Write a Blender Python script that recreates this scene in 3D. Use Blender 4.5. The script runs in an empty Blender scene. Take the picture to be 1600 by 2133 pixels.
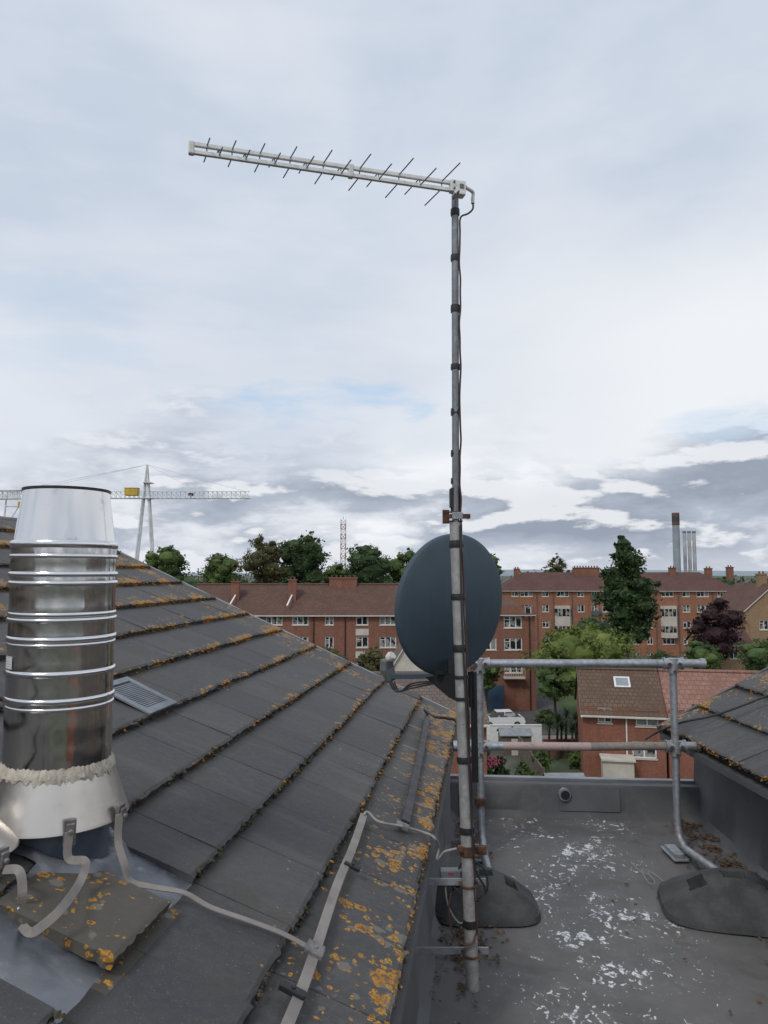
import bpy, math, random
import numpy as np
from mathutils import Vector, Matrix, noise as mnoise
V=Vector
random.seed(7); rng=np.random.default_rng(7)
scene=bpy.context.scene; COL=scene.collection
F=1540.0; PITCH=math.atan(123.5/F); CZ=1.65; G=-12.9
CP,SP=math.cos(PITCH),math.sin(PITCH)
# ---- survey helper: bearing measured in the photo + real distance -> metres
def bearing(u,v):
    dx=(u-800)/F; dy=(1066.5-v)/F
    return V((dx,CP-dy*SP,SP+dy*CP))
def W(u,v,y):
    d=bearing(u,v); k=y/d.y
    return V((d.x*k,y,CZ+d.z*k))
def Wz(u,v,z):
    d=bearing(u,v); k=(z-CZ)/d.z
    return V((d.x*k,d.y*k,z))
# ---------------------------------------------------------------- nodes
def newmat(name):
    m=bpy.data.materials.new(name); m.use_nodes=True
    nt=m.node_tree; return m,nt,nt.nodes['Principled BSDF']
def nd(nt,t,ins=None,**props):
    n=nt.nodes.new(t)
    for k,v in props.items(): setattr(n,k,v)
    for k,v in (ins or {}).items():
        s=n.inputs[k]
        if isinstance(v,bpy.types.NodeSocket): nt.links.new(v,s)
        else: s.default_value=v
    return n
def mth(nt,op,a,b=None,c=None,clamp=False):
    ins={0:a}
    if b is not None: ins[1]=b
    if c is not None: ins[2]=c
    return nd(nt,'ShaderNodeMath',ins,operation=op,use_clamp=clamp).outputs[0]
def sstep(nt,x,a,b,o0=0.0,o1=1.0):
    return nd(nt,'ShaderNodeMapRange',{0:x,1:a,2:b,3:o0,4:o1},interpolation_type='SMOOTHSTEP').outputs[0]
def c4(c): return (c[0],c[1],c[2],1.0)
def mix(nt,f,a,b,mode='MIX'):
    a=c4(a) if isinstance(a,tuple) else a; b=c4(b) if isinstance(b,tuple) else b
    return nd(nt,'ShaderNodeMix',{0:f,6:a,7:b},data_type='RGBA',blend_type=mode).outputs[2]
def noi(nt,vec,scale,detail=4,rough=.55,dist=0.0):
    return nd(nt,'ShaderNodeTexNoise',{'Vector':vec,'Scale':scale,'Detail':detail,'Roughness':rough,'Distortion':dist}).outputs[0]
def warp(nt,co,scale,amt,detail=4.):
    wv=nd(nt,'ShaderNodeTexNoise',{'Vector':co,'Scale':scale,'Detail':detail})
    off=nd(nt,'ShaderNodeVectorMath',{0:nd(nt,'ShaderNodeVectorMath',{0:wv.outputs['Color'],1:(.5,.5,.5)},operation='SUBTRACT').outputs[0],'Scale':amt},operation='SCALE').outputs[0]
    return nd(nt,'ShaderNodeVectorMath',{0:co,1:off},operation='ADD').outputs[0]
def bump(nt,h,strength,dist,normal=None):
    ins={'Height':h,'Strength':strength,'Distance':dist}
    if normal is not None: ins['Normal']=normal
    return nd(nt,'ShaderNodeBump',ins).outputs[0]
def setb(nt,b,color=None,rough=None,metal=None,normal=None,spec=None):
    for k,v in (('Base Color',color),('Roughness',rough),('Metallic',metal),('Normal',normal),('Specular IOR Level',spec)):
        if v is None: continue
        if isinstance(v,bpy.types.NodeSocket): nt.links.new(v,b.inputs[k])
        else: b.inputs[k].default_value=c4(v) if isinstance(v,tuple) else v
def simple(name,c1,c2=None,scale=8,rough=.6,metal=0,bmp=.2,bd=.003,contrast=(.35,.65),detail=5,r2=None,spec=None):
    m,nt,b=newmat(name); co=nd(nt,'ShaderNodeTexCoord').outputs['Object']
    n=noi(nt,co,scale,detail); f=sstep(nt,n,contrast[0],contrast[1])
    col=mix(nt,f,c1,c2 or tuple(x*.75 for x in c1))
    n2=noi(nt,co,scale*6,3)
    col=mix(nt,sstep(nt,n2,.3,.8,0,.25),col,tuple(x*.5 for x in c1))
    r=sstep(nt,n,.3,.7,rough,r2 if r2 is not None else min(1,rough+.12))
    setb(nt,b,col,r,metal,bump(nt,n2,bmp,bd) if bmp else None,spec)
    return m
# ---------------------------------------------------------------- mesh builder
class MB:
    def __init__(s): s.v=[];s.f=[];s.m=[];s.uv=None
    def face(s,pts,m=0):
        i=len(s.v); s.v.extend([tuple(p) for p in pts]); s.f.append(tuple(range(i,i+len(pts)))); s.m.append(m)
    def par(s,o,ax,ay,az,m=0):
        o,ax,ay,az=V(o),V(ax),V(ay),V(az); i=len(s.v)
        if ax.cross(ay).dot(az)<0: ax,ay=ay,ax
        for p in (o,o+ax,o+ax+ay,o+ay,o+az,o+ax+az,o+ax+ay+az,o+ay+az): s.v.append(tuple(p))
        for q in ((0,3,2,1),(4,5,6,7),(0,1,5,4),(1,2,6,5),(2,3,7,6),(3,0,4,7)):
            s.f.append(tuple(i+k for k in q)); s.m.append(m)
    def box(s,c,d,m=0,rz=0,M=None):
        R=M or Matrix.Rotation(rz,3,'Z'); ax,ay,az=R@V((d[0],0,0)),R@V((0,d[1],0)),R@V((0,0,d[2]))
        s.par(V(c)-(ax+ay+az)/2,ax,ay,az,m)
    def sweep(s,pts,prof,m=0,up=None,cap=True,scales=None):
        pts=[V(p) for p in pts]; n=len(pts); k=len(prof); i0=len(s.v); prev=None
        for i,p in enumerate(pts):
            t=(pts[min(i+1,n-1)]-pts[max(i-1,0)]).normalized()
            if up is not None: u_=V(up[i] if isinstance(up,list) else up)
            else: u_=prev if prev is not None else (V((0,0,1)) if abs(t.z)<.9 else V((1,0,0)))
            x=u_-t*u_.dot(t); x=x.normalized() if x.length>1e-6 else t.orthogonal().normalized()
            prev=x; y=t.cross(x); sc=scales[i] if scales else 1
            for a,b in prof: s.v.append(tuple(p+x*a*sc+y*b*sc))
        for i in range(n-1):
            for j in range(k):
                a=i0+i*k+j; b=i0+i*k+(j+1)%k
                s.f.append((a,b,b+k,a+k)); s.m.append(m)
        if cap:
            s.f.append(tuple(i0+j for j in reversed(range(k)))); s.m.append(m)
            s.f.append(tuple(i0+(n-1)*k+j for j in range(k))); s.m.append(m)
    def tube(s,pts,r,seg=12,m=0,cap=True,scales=None):
        s.sweep(pts,[(r*math.cos(2*math.pi*j/seg),r*math.sin(2*math.pi*j/seg)) for j in range(seg)],m,None,cap,scales)
    def ribbon(s,pts,w,t,up,m=0):
        s.sweep(pts,[(t/2,-w/2),(t/2,w/2),(-t/2,w/2),(-t/2,-w/2)],m,up)
    def lathe(s,c,prof,seg=48,m=0,jit=None):
        c=V(c); i0=len(s.v); n=len(prof)
        for r,z in prof:
            for j in range(seg):
                a=2*math.pi*j/seg; rr=r+(jit(a,z) if jit else 0); s.v.append((c.x+rr*math.cos(a),c.y+rr*math.sin(a),c.z+z))
        for i in range(n-1):
            for j in range(seg):
                a=i0+i*seg+j; b=i0+i*seg+(j+1)%seg
                s.f.append((a,b,b+seg,a+seg)); s.m.append(m)
    def grid(s,fn,nu,nv,m=0,skip=None):
        i0=len(s.v)
        for i in range(nu+1):
            for j in range(nv+1): s.v.append(tuple(fn(i/nu,j/nv)))
        for i in range(nu):
            for j in range(nv):
                if skip and skip((i+.5)/nu,(j+.5)/nv): continue
                a=i0+i*(nv+1)+j; s.f.append((a,a+nv+1,a+nv+2,a+1)); s.m.append(m)
    def done(s,name,mats,parent=None,smooth=False,bevel=0,local=False,angle=40):
        me=bpy.data.meshes.new(name); me.from_pydata(s.v,[],s.f)
        for x in (mats if isinstance(mats,(list,tuple)) else [mats]): me.materials.append(x)
        me.polygons.foreach_set('material_index',s.m)
        if s.uv is not None:
            l=me.uv_layers.new(name='UVMap'); vi=np.empty(len(me.loops),dtype=np.int32); me.loops.foreach_get('vertex_index',vi)
            l.data.foreach_set('uv',np.array(s.uv,dtype=np.float32)[vi].ravel())
        if smooth:
            me.polygons.foreach_set('use_smooth',[True]*len(me.polygons)); me.set_sharp_from_angle(angle=math.radians(angle))
        me.update(); o=bpy.data.objects.new(name,me); COL.objects.link(o)
        if parent is not None: attach(o,parent,local)
        if bevel:
            md=o.modifiers.new('bevel','BEVEL'); md.width=bevel; md.segments=2; md.limit_method='ANGLE'
        return o
def wm(o):
    m=Matrix.Translation(o.location)@o.rotation_euler.to_matrix().to_4x4()
    return (wm(o.parent)@o.matrix_parent_inverse@m) if o.parent else m
def attach(o,p,local=False):
    o.parent=p
    if not local: o.matrix_parent_inverse=wm(p).inverted()
def thing(name,loc,label,cat,rz=0,group=None):
    e=bpy.data.objects.new(name,None); COL.objects.link(e); e.location=loc; e.rotation_euler=(0,0,rz); e.empty_display_size=.2
    return tag(e,label,cat,group)
def tag(o,label,cat,group=None):
    o['label']=label; o['category']=cat
    if group: o['group']=group
    return o
def catmull(P,n=8):
    P=[V(p) for p in P]; Q=[P[0]*2-P[1]]+P+[P[-1]*2-P[-2]]; out=[]
    for i in range(1,len(Q)-2):
        a,b,c,d=Q[i-1:i+3]
        for k in range(n):
            t=k/n; out.append(.5*((2*b)+(c-a)*t+(2*a-5*b+4*c-d)*t*t+(3*b-a-3*c+d)*t**3))
    out.append(P[-1]); return out
# ================================================================ materials
GA=.2815
def tile_mat(name,left=True):
    m,nt,b=newmat(name); tc=nd(nt,'ShaderNodeTexCoord'); uv=tc.outputs['UV']
    sp=nd(nt,'ShaderNodeSeparateXYZ',{0:uv}); A,B=sp.outputs[0],sp.outputs[1]
    geo=nd(nt,'ShaderNodeNewGeometry'); isl=geo.outputs['Random Per Island']
    co=tc.outputs['Object']
    n1=noi(nt,co,2.6,6,.6); n2=noi(nt,co,45,4,.65); n3=noi(nt,co,240,2,.6)
    col=mix(nt,sstep(nt,n1,.3,.7),(.042,.042,.045),(.086,.084,.084))
    col=mix(nt,sstep(nt,n2,.35,.75,0,.45),col,(.115,.108,.102))
    col=mix(nt,mth(nt,'MULTIPLY',isl,.5),col,(.032,.033,.038))
    st=nd(nt,'ShaderNodeMapping',{'Vector':uv,'Scale':(1.2,7,1)}).outputs[0]
    ns=noi(nt,st,1.0,5,.6); col=mix(nt,sstep(nt,ns,.50,.75,0,.35),col,(.14,.132,.124))
    col=mix(nt,sstep(nt,n3,.62,.74,0,.55),col,(.22,.205,.19))
    col=mix(nt,sstep(nt,noi(nt,co,5.5,5,.65),.5,.72,0,.45),col,(.065,.052,.036))
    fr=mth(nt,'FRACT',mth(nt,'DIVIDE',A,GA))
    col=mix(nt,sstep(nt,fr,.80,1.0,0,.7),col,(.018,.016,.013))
    low=sstep(nt,noi(nt,co,4.2,3),.38,.62,.22,1.15)
    if left:
        cutm=mth(nt,'MULTIPLY',mth(nt,'MULTIPLY',mth(nt,'GREATER_THAN',B,3.60),mth(nt,'LESS_THAN',B,3.95)),mth(nt,'MULTIPLY',mth(nt,'GREATER_THAN',A,.53),mth(nt,'LESS_THAN',A,.87)))
        col=mix(nt,mth(nt,'MULTIPLY',cutm,.5),col,(.10,.085,.062))
        e1=sstep(nt,A,.16,.27,.86,.26); e1=mth(nt,'MULTIPLY',e1,sstep(nt,A,.30,.55,1.0,.05)); e1b=sstep(nt,A,.0,.10,.40,0.0)
        e2=sstep(nt,B,.05,.85,.85,0.0)
        e3=mth(nt,'MULTIPLY',sstep(nt,fr,.02,.28,1.35,0.0),mth(nt,'MULTIPLY',sstep(nt,B,.5,3.0,1.0,.18),sstep(nt,A,.3,1.5,.65,1.15)))
        e4=mth(nt,'MULTIPLY',sstep(nt,A,1.3,2.1,0,1.05),sstep(nt,fr,.15,.6,1.0,.1))
        e5=mth(nt,'MULTIPLY',cutm,.62)
        D=mth(nt,'MAXIMUM',mth(nt,'MAXIMUM',e1,e2),mth(nt,'MAXIMUM',mth(nt,'MAXIMUM',e3,e4),e5))
        D=mth(nt,'ADD',D,e1b)
    else:
        D=mth(nt,'MAXIMUM',sstep(nt,noi(nt,co,1.9,2),.42,.60,.2,.9),sstep(nt,fr,0,.25,.8,.1))
    D=mth(nt,'MULTIPLY',D,low)
    cv=warp(nt,co,32.,.034)
    masks=[];hts=[]
    for sc,amp in ((19.,.60),(42.,.62)):
        vo=nd(nt,'ShaderNodeTexVoronoi',{'Vector':cv,'Scale':sc,'Randomness':1.},feature='F1')
        rnd=nd(nt,'ShaderNodeSeparateColor',{0:vo.outputs['Color']}).outputs[0]
        rad=mth(nt,'MULTIPLY',mth(nt,'MULTIPLY',D,amp),mth(nt,'ADD',mth(nt,'MULTIPLY',rnd,1.0),.10))
        d=mth(nt,'SUBTRACT',rad,vo.outputs['Distance'])
        masks.append(sstep(nt,d,-.015,.06)); hts.append(sstep(nt,d,0,.22))
    mk=mth(nt,'MAXIMUM',masks[0],masks[1])
    mk=mth(nt,'MULTIPLY',mk,sstep(nt,noi(nt,co,110,4,.65),.36,.52))
    lc=mix(nt,hts[0],(.46,.22,.025),(.33,.13,.012))
    lc=mix(nt,sstep(nt,noi(nt,co,90,3),.35,.7,0,.55),lc,(.48,.27,.04))
    lc=mix(nt,sstep(nt,noi(nt,co,200,3),.46,.72,0,.8),lc,(.12,.065,.022))
    vg=nd(nt,'ShaderNodeTexVoronoi',{'Vector':cv,'Scale':22.,'Randomness':1.},feature='F1')
    rg=nd(nt,'ShaderNodeSeparateColor',{0:vg.outputs['Color']}).outputs[1]
    pg=sstep(nt,mth(nt,'SUBTRACT',mth(nt,'MULTIPLY',mth(nt,'MULTIPLY',D,rg),.60),vg.outputs['Distance']),-.02,.06)
    col=mix(nt,mth(nt,'MULTIPLY',pg,.45),col,(.23,.21,.175))
    drop=mth(nt,'MULTIPLY',sstep(nt,noi(nt,co,9,5,.7,1.5),.725,.74),.9)
    col=mix(nt,drop,col,(.62,.62,.60))
    col=mix(nt,mk,col,lc)
    h=mth(nt,'ADD',mth(nt,'MULTIPLY',n2,.5),mth(nt,'ADD',mth(nt,'MULTIPLY',n3,.35),mth(nt,'MULTIPLY',mk,.8)))
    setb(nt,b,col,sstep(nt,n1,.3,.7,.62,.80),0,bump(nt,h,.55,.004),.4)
    return m
M_TILE=tile_mat('concrete_tile'); M_TILE2=tile_mat('concrete_tile_other',False)
M_DECK=simple('roof_underlay',(.02,.02,.02),rough=.9)
def membrane(name,drops=True,base=(.108,.103,.100)):
    m,nt,b=newmat(name); co=nd(nt,'ShaderNodeTexCoord').outputs['Object']
    n1=noi(nt,co,1.6,6,.6,.6); n2=noi(nt,co,14,5,.65); n3=noi(nt,co,180,2)
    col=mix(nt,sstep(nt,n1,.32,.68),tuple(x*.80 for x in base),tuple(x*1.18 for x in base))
    col=mix(nt,sstep(nt,n2,.48,.8,0,.5),col,(.15,.135,.12))
    col=mix(nt,sstep(nt,n3,.6,.8,0,.3),col,(.23,.22,.21))
    rough=sstep(nt,n1,.3,.7,.50,.70)
    if drops:
        sp=nd(nt,'ShaderNodeSeparateXYZ',{0:co}); X,Y=sp.outputs[0],sp.outputs[1]
        xc=mth(nt,'ABSOLUTE',mth(nt,'SUBTRACT',X,mth(nt,'ADD',mth(nt,'MULTIPLY',Y,.16),.42)))
        reg=sstep(nt,xc,.06,.60,1.0,.12)
        lf=sstep(nt,noi(nt,co,2.9,3,.5),.40,.60,.25,1.)
        reg=mth(nt,'MULTIPLY',reg,lf)
        cw=warp(nt,co,14.,.15,5.)
        dm=None
        for sc,rot,pw,amp in ((13.,.6,4.,.46),(24.,-.7,3.0,.50),(46.,.2,2.4,.50)):
            mp=nd(nt,'ShaderNodeMapping',{'Vector':cw,'Rotation':(0,0,rot),'Scale':(1.,.50,1.),'Location':(sc,sc*.3,0)}).outputs[0]
            vo=nd(nt,'ShaderNodeTexVoronoi',{'Vector':mp,'Scale':sc,'Randomness':1.},feature='F1',voronoi_dimensions='2D')
            rnd=nd(nt,'ShaderNodeSeparateColor',{0:vo.outputs['Color']}).outputs[0]
            rad=mth(nt,'MULTIPLY',mth(nt,'MULTIPLY',mth(nt,'POWER',rnd,pw),amp),reg)
            d=sstep(nt,mth(nt,'SUBTRACT',rad,vo.outputs['Distance']),-.015,.07)
            dm=d if dm is None else mth(nt,'MAXIMUM',dm,d)
        dm=mth(nt,'MULTIPLY',dm,sstep(nt,noi(nt,co,60,4,.65),.38,.56,.10,.95))
        col=mix(nt,sstep(nt,noi(nt,co,7,4,.6),.45,.62,0,mth(nt,'MULTIPLY',reg,.16)) ,col,(.30,.30,.29))
        col=mix(nt,dm,col,(.68,.69,.71))
        wmk=sstep(nt,noi(nt,co,3.1,4,.6,1.5),.56,.66,0,.40); col=mix(nt,wmk,col,(.075,.058,.045))
    setb(nt,b,col,rough,0,bump(nt,mth(nt,'ADD',n3,mth(nt,'MULTIPLY',n2,1.5)),.20,.004),.4)
    return m
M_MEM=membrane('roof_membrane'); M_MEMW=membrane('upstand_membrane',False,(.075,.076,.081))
M_MEMP=membrane('membrane_patch',False,(.11,.113,.12))
def galv(name,base=(.36,.38,.41),rust=0.0,rough=.45,metal=.75,paint=None):
    m,nt,b=newmat(name); co=nd(nt,'ShaderNodeTexCoord').outputs['Object']
    v=nd(nt,'ShaderNodeTexVoronoi',{'Vector':co,'Scale':55.,'Randomness':1.}).outputs['Color']
    vs=nd(nt,'ShaderNodeSeparateColor',{0:v}).outputs[0]
    n=noi(nt,co,9,6,.65); n2=noi(nt,co,70,4)
    col=mix(nt,vs,tuple(x*.82 for x in base),tuple(x*1.12 for x in base))
    col=mix(nt,sstep(nt,n,.42,.72,0,.7),col,(.20,.19,.18))
    if paint: col=mix(nt,sstep(nt,noi(nt,co,6,5,.6),.40,.46),col,paint)
    col=mix(nt,sstep(nt,n2,.66-rust*.35,.74-rust*.3,0,.9),col,(.13,.05,.022))
    setb(nt,b,col,sstep(nt,n,.3,.7,rough,rough+.2),sstep(nt,n2,.5,.75,metal,metal*.3),bump(nt,n2,.15,.002))
    return m
M_GALV=galv('galvanised_steel'); M_MAST=galv('weathered_mast',(.36,.355,.35),.04,.5,.45)
M_MASTU=galv('upper_mast_steel',(.24,.26,.29),.02,.5,.6)
M_RUST=simple('rusted_iron',(.115,.048,.027),(.055,.028,.019),scale=40,rough=.85,bmp=.5)
M_RAILP=galv('painted_rail_pink',(.30,.27,.25),.08,.6,.2,(.38,.29,.27))
M_RAILB=galv('weathered_rail_brown',(.23,.20,.175),.10,.65,.2)
def steel(name,c=(.72,.72,.73),r=.10,br=.0,wav=1.):
    m,nt,b=newmat(name); co=nd(nt,'ShaderNodeTexCoord').outputs['Object']
    mp=nd(nt,'ShaderNodeMapping',{'Vector':co,'Scale':(12,12,2.5)}).outputs[0]
    n=noi(nt,mp,1.2,3,.5); n2=noi(nt,co,30,5,.6); n3=noi(nt,nd(nt,'ShaderNodeMapping',{'Vector':co,'Scale':(3,3,300)}).outputs[0],1,2)
    col=mix(nt,sstep(nt,n,.4,.7,0,.3),c,tuple(x*.80 for x in c))
    col=mix(nt,sstep(nt,n2,.6,.8,0,.45),col,(.30,.26,.21))
    h=mth(nt,'ADD',mth(nt,'MULTIPLY',n,wav),mth(nt,'MULTIPLY',n3,br))
    setb(nt,b,col,sstep(nt,n2,.3,.75,r,r+.10),1.0,bump(nt,h,.05,.01))
    return m
M_STEEL=steel('flue_polished_steel',(.60,.585,.565),.09,0,.5); M_STEELD=steel('flue_ring_steel',(.74,.74,.75),.14); M_SKIRT=steel('brushed_skirt_steel',(.60,.565,.525),.30,.25)
M_CONE=steel('terminal_steel',(.72,.72,.73),.10)
M_SEAL=simple('cracked_sealant',(.50,.455,.38),(.36,.32,.265),scale=30,rough=.85,bmp=.6)
def leadmat():
    m,nt,b=newmat('lead_sheet'); co=nd(nt,'ShaderNodeTexCoord').outputs['Object']
    n=noi(nt,co,5,5,.6,.4); n2=noi(nt,co,22,5,.6); n3=noi(nt,co,120,3)
    col=mix(nt,sstep(nt,n,.35,.68),(.105,.115,.135),(.20,.21,.23)); col=mix(nt,sstep(nt,n2,.54,.74,0,.55),col,(.34,.34,.34)); col=mix(nt,sstep(nt,n,.30,.40,.4,0),col,(.06,.055,.05))
    setb(nt,b,col,sstep(nt,n2,.3,.7,.36,.55),.5,bump(nt,mth(nt,'ADD',n2,mth(nt,'MULTIPLY',n3,.3)),.3,.006)); return m
M_LEAD=leadmat()
M_LEADB=simple('blue_lead_collar',(.085,.115,.155),(.15,.18,.22),scale=6,rough=.5,metal=.45,bmp=.15)
M_TAPE=simple('grey_conductor_tape',(.26,.235,.215),(.19,.175,.16),scale=9,rough=.6,bmp=.15)
M_CLAMP=simple('cast_alloy_clamp',(.27,.26,.25),(.17,.16,.16),scale=30,rough=.55,metal=.6,bmp=.4)
M_BLACK=simple('black_plastic',(.018,.018,.02),scale=20,rough=.45)
M_BTAPE=simple('black_tape',(.012,.012,.013),(.02,.02,.02),scale=60,rough=.4,bmp=.4)
M_BROWN=simple('brown_cable',(.075,.028,.022),(.05,.022,.018),rough=.45,scale=20)
M_GREYC=simple('grey_cable',(.34,.32,.29),rough=.6,scale=20)
M_BLKC=simple('black_cable',(.03,.03,.034),rough=.5,scale=20)
M_WPLAST=simple('white_plastic',(.68,.68,.64),(.56,.55,.50),scale=12,rough=.4,bmp=.1)
M_ALU=simple('aluminium_boom',(.78,.78,.76),(.66,.66,.64),scale=30,rough=.35,metal=.25,bmp=.1)
M_ROD=simple('grey_rod',(.13,.135,.15),(.2,.2,.21),scale=50,rough=.45,metal=.5)
M_GPLAST=simple('grey_plastic',(.16,.175,.185),(.115,.125,.135),scale=14,rough=.5,bmp=.1)
def dishm():
    m,nt,b=newmat('dish_paint'); co=nd(nt,'ShaderNodeTexCoord').outputs['Object']
    n=noi(nt,co,4,5,.6); n2=noi(nt,co,60,4); n3=noi(nt,nd(nt,'ShaderNodeMapping',{'Vector':co,'Scale':(30,30,2)}).outputs[0],1,4)
    col=mix(nt,sstep(nt,n,.3,.7),(.046,.070,.092),(.062,.088,.110))
    col=mix(nt,sstep(nt,n3,.5,.8,0,.3),col,(.09,.11,.128)); col=mix(nt,sstep(nt,n2,.68,.8,0,.35),col,(.14,.15,.16))
    setb(nt,b,col,sstep(nt,n,.3,.7,.62,.75),0,bump(nt,n2,.06,.001),.3); return m
M_DISH=dishm()
M_RUB=simple('recycled_rubber',(.030,.031,.032),(.062,.062,.062),scale=10,rough=.72,bmp=.7,bd=.004)
M_MOSS=simple('dark_moss',(.035,.032,.018),(.07,.055,.03),scale=40,rough=.95); M_LICH=simple('orange_lichen',(.38,.165,.012),(.26,.10,.01),scale=60,rough=.9)
def leaf_litter():
    m,nt,b=newmat('dead_leaf'); g=nd(nt,'ShaderNodeNewGeometry').outputs['Random Per Island']
    col=mix(nt,g,(.035,.02,.011),(.14,.078,.038)); setb(nt,b,col,.8); return m
M_LITTER=leaf_litter()
def brickm(name,c1,c2,mortar=(.22,.15,.12),sc=1.0,mott=.32):
    m,nt,b=newmat(name); tc=nd(nt,'ShaderNodeTexCoord'); sp=nd(nt,'ShaderNodeSeparateXYZ',{0:tc.outputs['Object']})
    v=nd(nt,'ShaderNodeCombineXYZ',{0:mth(nt,'ADD',sp.outputs[0],sp.outputs[1]),1:sp.outputs[2]}).outputs[0]
    br=nd(nt,'ShaderNodeTexBrick',{'Vector':v,'Color1':c4(c1),'Color2':c4(c2),'Mortar':c4(mortar),'Scale':1.0*sc,'Mortar Size':.008,'Mortar Smooth':.3,'Brick Width':.225,'Row Height':.075}).outputs[0]
    n=noi(nt,tc.outputs['Object'],.7,6,.65); n2=noi(nt,tc.outputs['Object'],5,4,.6)
    st=noi(nt,nd(nt,'ShaderNodeMapping',{'Vector':tc.outputs['Object'],'Scale':(1.6,1.6,.22)}).outputs[0],1,5,.6)
    col=mix(nt,sstep(nt,n,.35,.7,0,mott),br,tuple(x*.5 for x in c1)); col=mix(nt,sstep(nt,n2,.45,.75,0,.5),col,tuple(min(1,x*1.4) for x in c2))
    col=mix(nt,sstep(nt,st,.5,.75,0,.38),col,tuple(x*.42 for x in c1))
    setb(nt,b,col,.9); return m
M_BRA=brickm('red_brick_weathered',(.185,.070,.044),(.24,.096,.058)); M_BRB=brickm('orange_red_brick',(.26,.098,.052),(.32,.13,.070),(.26,.18,.13))
M_BRC=brickm('house_red_brick',(.195,.066,.039),(.255,.090,.052)); M_BRT=brickm('tan_brick',(.26,.165,.085),(.32,.21,.115),(.25,.2,.15))
def rooft(name,c1,c2,sc=.30,patch=None):
    m,nt,b=newmat(name); tc=nd(nt,'ShaderNodeTexCoord'); co=tc.outputs['Object']; sp=nd(nt,'ShaderNodeSeparateXYZ',{0:co})
    v=nd(nt,'ShaderNodeCombineXYZ',{0:sp.outputs[0],1:mth(nt,'MULTIPLY',sp.outputs[1],1.15)}).outputs[0]
    br=nd(nt,'ShaderNodeTexBrick',{'Vector':v,'Color1':c4(c1),'Color2':c4(c2),'Mortar':c4(tuple(x*.35 for x in c1)),'Scale':1.,'Mortar Size':.022,'Brick Width':sc,'Row Height':sc})
    n=noi(nt,co,.5,6,.7); n2=noi(nt,co,3.5,5,.7)
    col=mix(nt,sstep(nt,n,.35,.65,0,.75),br.outputs[0],tuple(x*.55 for x in c2)); col=mix(nt,sstep(nt,n2,.5,.7,0,.45),col,patch or tuple(x*1.5 for x in c1))
    setb(nt,b,col,.9,0,bump(nt,br.outputs[1],-.5,.03)); return m
M_RFA=rooft('red_clay_roof',(.108,.055,.044),(.14,.073,.055),.35,(.17,.11,.08)); M_RFB=rooft('dark_red_roof',(.10,.050,.042),(.13,.063,.053),.4)
M_RFC=rooft('brown_tile_roof',(.115,.072,.050),(.15,.095,.065),.33,(.16,.125,.07)); M_RFP=rooft('pink_tile_roof',(.27,.14,.11),(.31,.165,.13),.4)
M_RFG=rooft('grey_brown_roof',(.13,.10,.085),(.17,.13,.11),.3)
M_WHITE=simple('white_paint',(.76,.76,.74),(.66,.66,.64),scale=3,rough=.6); M_CREAM=simple('cream_render',(.57,.53,.46),(.47,.44,.38),scale=1,rough=.85)
def glassm():
    m,nt,b=newmat('window_glass'); r=nd(nt,'ShaderNodeObjectInfo').outputs['Random']; co=nd(nt,'ShaderNodeTexCoord').outputs['Object']
    n=noi(nt,nd(nt,'ShaderNodeVectorMath',{0:co,1:nd(nt,'ShaderNodeCombineXYZ',{0:mth(nt,'MULTIPLY',r,40)}).outputs[0]},operation='ADD').outputs[0],1.3,2)
    col=mix(nt,sstep(nt,n,.50,.56),(.015,.018,.022),(.26,.26,.25)); setb(nt,b,col,.08,0,None,.8); return m
M_GLASS=glassm()
M_CONC=simple('concrete_stack',(.25,.29,.33),(.32,.35,.38),scale=.3,rough=.8,bmp=0); M_PALE=simple('pale_steel_stack',(.46,.48,.49),scale=.3,rough=.6,bmp=0)
M_BANDR=simple('rusty_stack_band',(.16,.075,.05),scale=1,rough=.8,bmp=0); M_DKST=simple('sooty_band',(.055,.06,.07),scale=1,rough=.8,bmp=0)
M_CRANE=simple('white_crane_paint',(.74,.76,.77),scale=.4,rough=.5,bmp=0); M_YEL=simple('yellow_paint',(.62,.42,.04),scale=1,rough=.5,bmp=0); M_REDP=simple('red_mast_paint',(.50,.16,.11),scale=1,rough=.6,bmp=0)
M_ASPH=simple('asphalt',(.06,.06,.062),(.085,.083,.08),scale=.6,rough=.9); M_PAVE=simple('paving',(.22,.20,.18),(.16,.15,.14),scale=1.5,rough=.9)
M_BARK=simple('bark',(.06,.045,.032),scale=6,rough=.95); M_WOOD=simple('fence_wood',(.10,.085,.07),(.15,.12,.095),scale=2,rough=.9); M_SHED=simple('shed_felt',(.26,.28,.30),scale=2,rough=.8)
M_PINK=simple('pink_petals',(.60,.08,.20),scale=5,rough=.6); M_TYRE=simple('tyre_rubber',(.02,.02,.02),rough=.8); M_CARW=simple('white_car_paint',(.75,.76,.77),(.72,.73,.74),scale=1,rough=.25,bmp=0); M_RED=simple('red_lens',(.3,.03,.03),rough=.3)
def foliage(name,dark,light):
    m,nt,b=newmat(name); g=nd(nt,'ShaderNodeNewGeometry').outputs['Random Per Island']; co=nd(nt,'ShaderNodeTexCoord').outputs['Object']
    n=noi(nt,co,.55,3,.6); f=mth(nt,'ADD',mth(nt,'MULTIPLY',g,.45),sstep(nt,n,.3,.7,0,.6),clamp=True)
    col=mix(nt,f,dark,light); setb(nt,b,col,.65,0,None,.25)
    tr=nd(nt,'ShaderNodeBsdfTranslucent',{0:col}).outputs[0]; ms=nd(nt,'ShaderNodeMixShader',{0:.25,1:b.outputs[0],2:tr}).outputs[0]
    nt.links.new(ms,nt.nodes['Material Output'].inputs[0]); return m
FG=foliage('leaves_green',(.026,.056,.018),(.125,.18,.055)); FD=foliage('leaves_dark_green',(.018,.040,.018),(.078,.125,.045))
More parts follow.
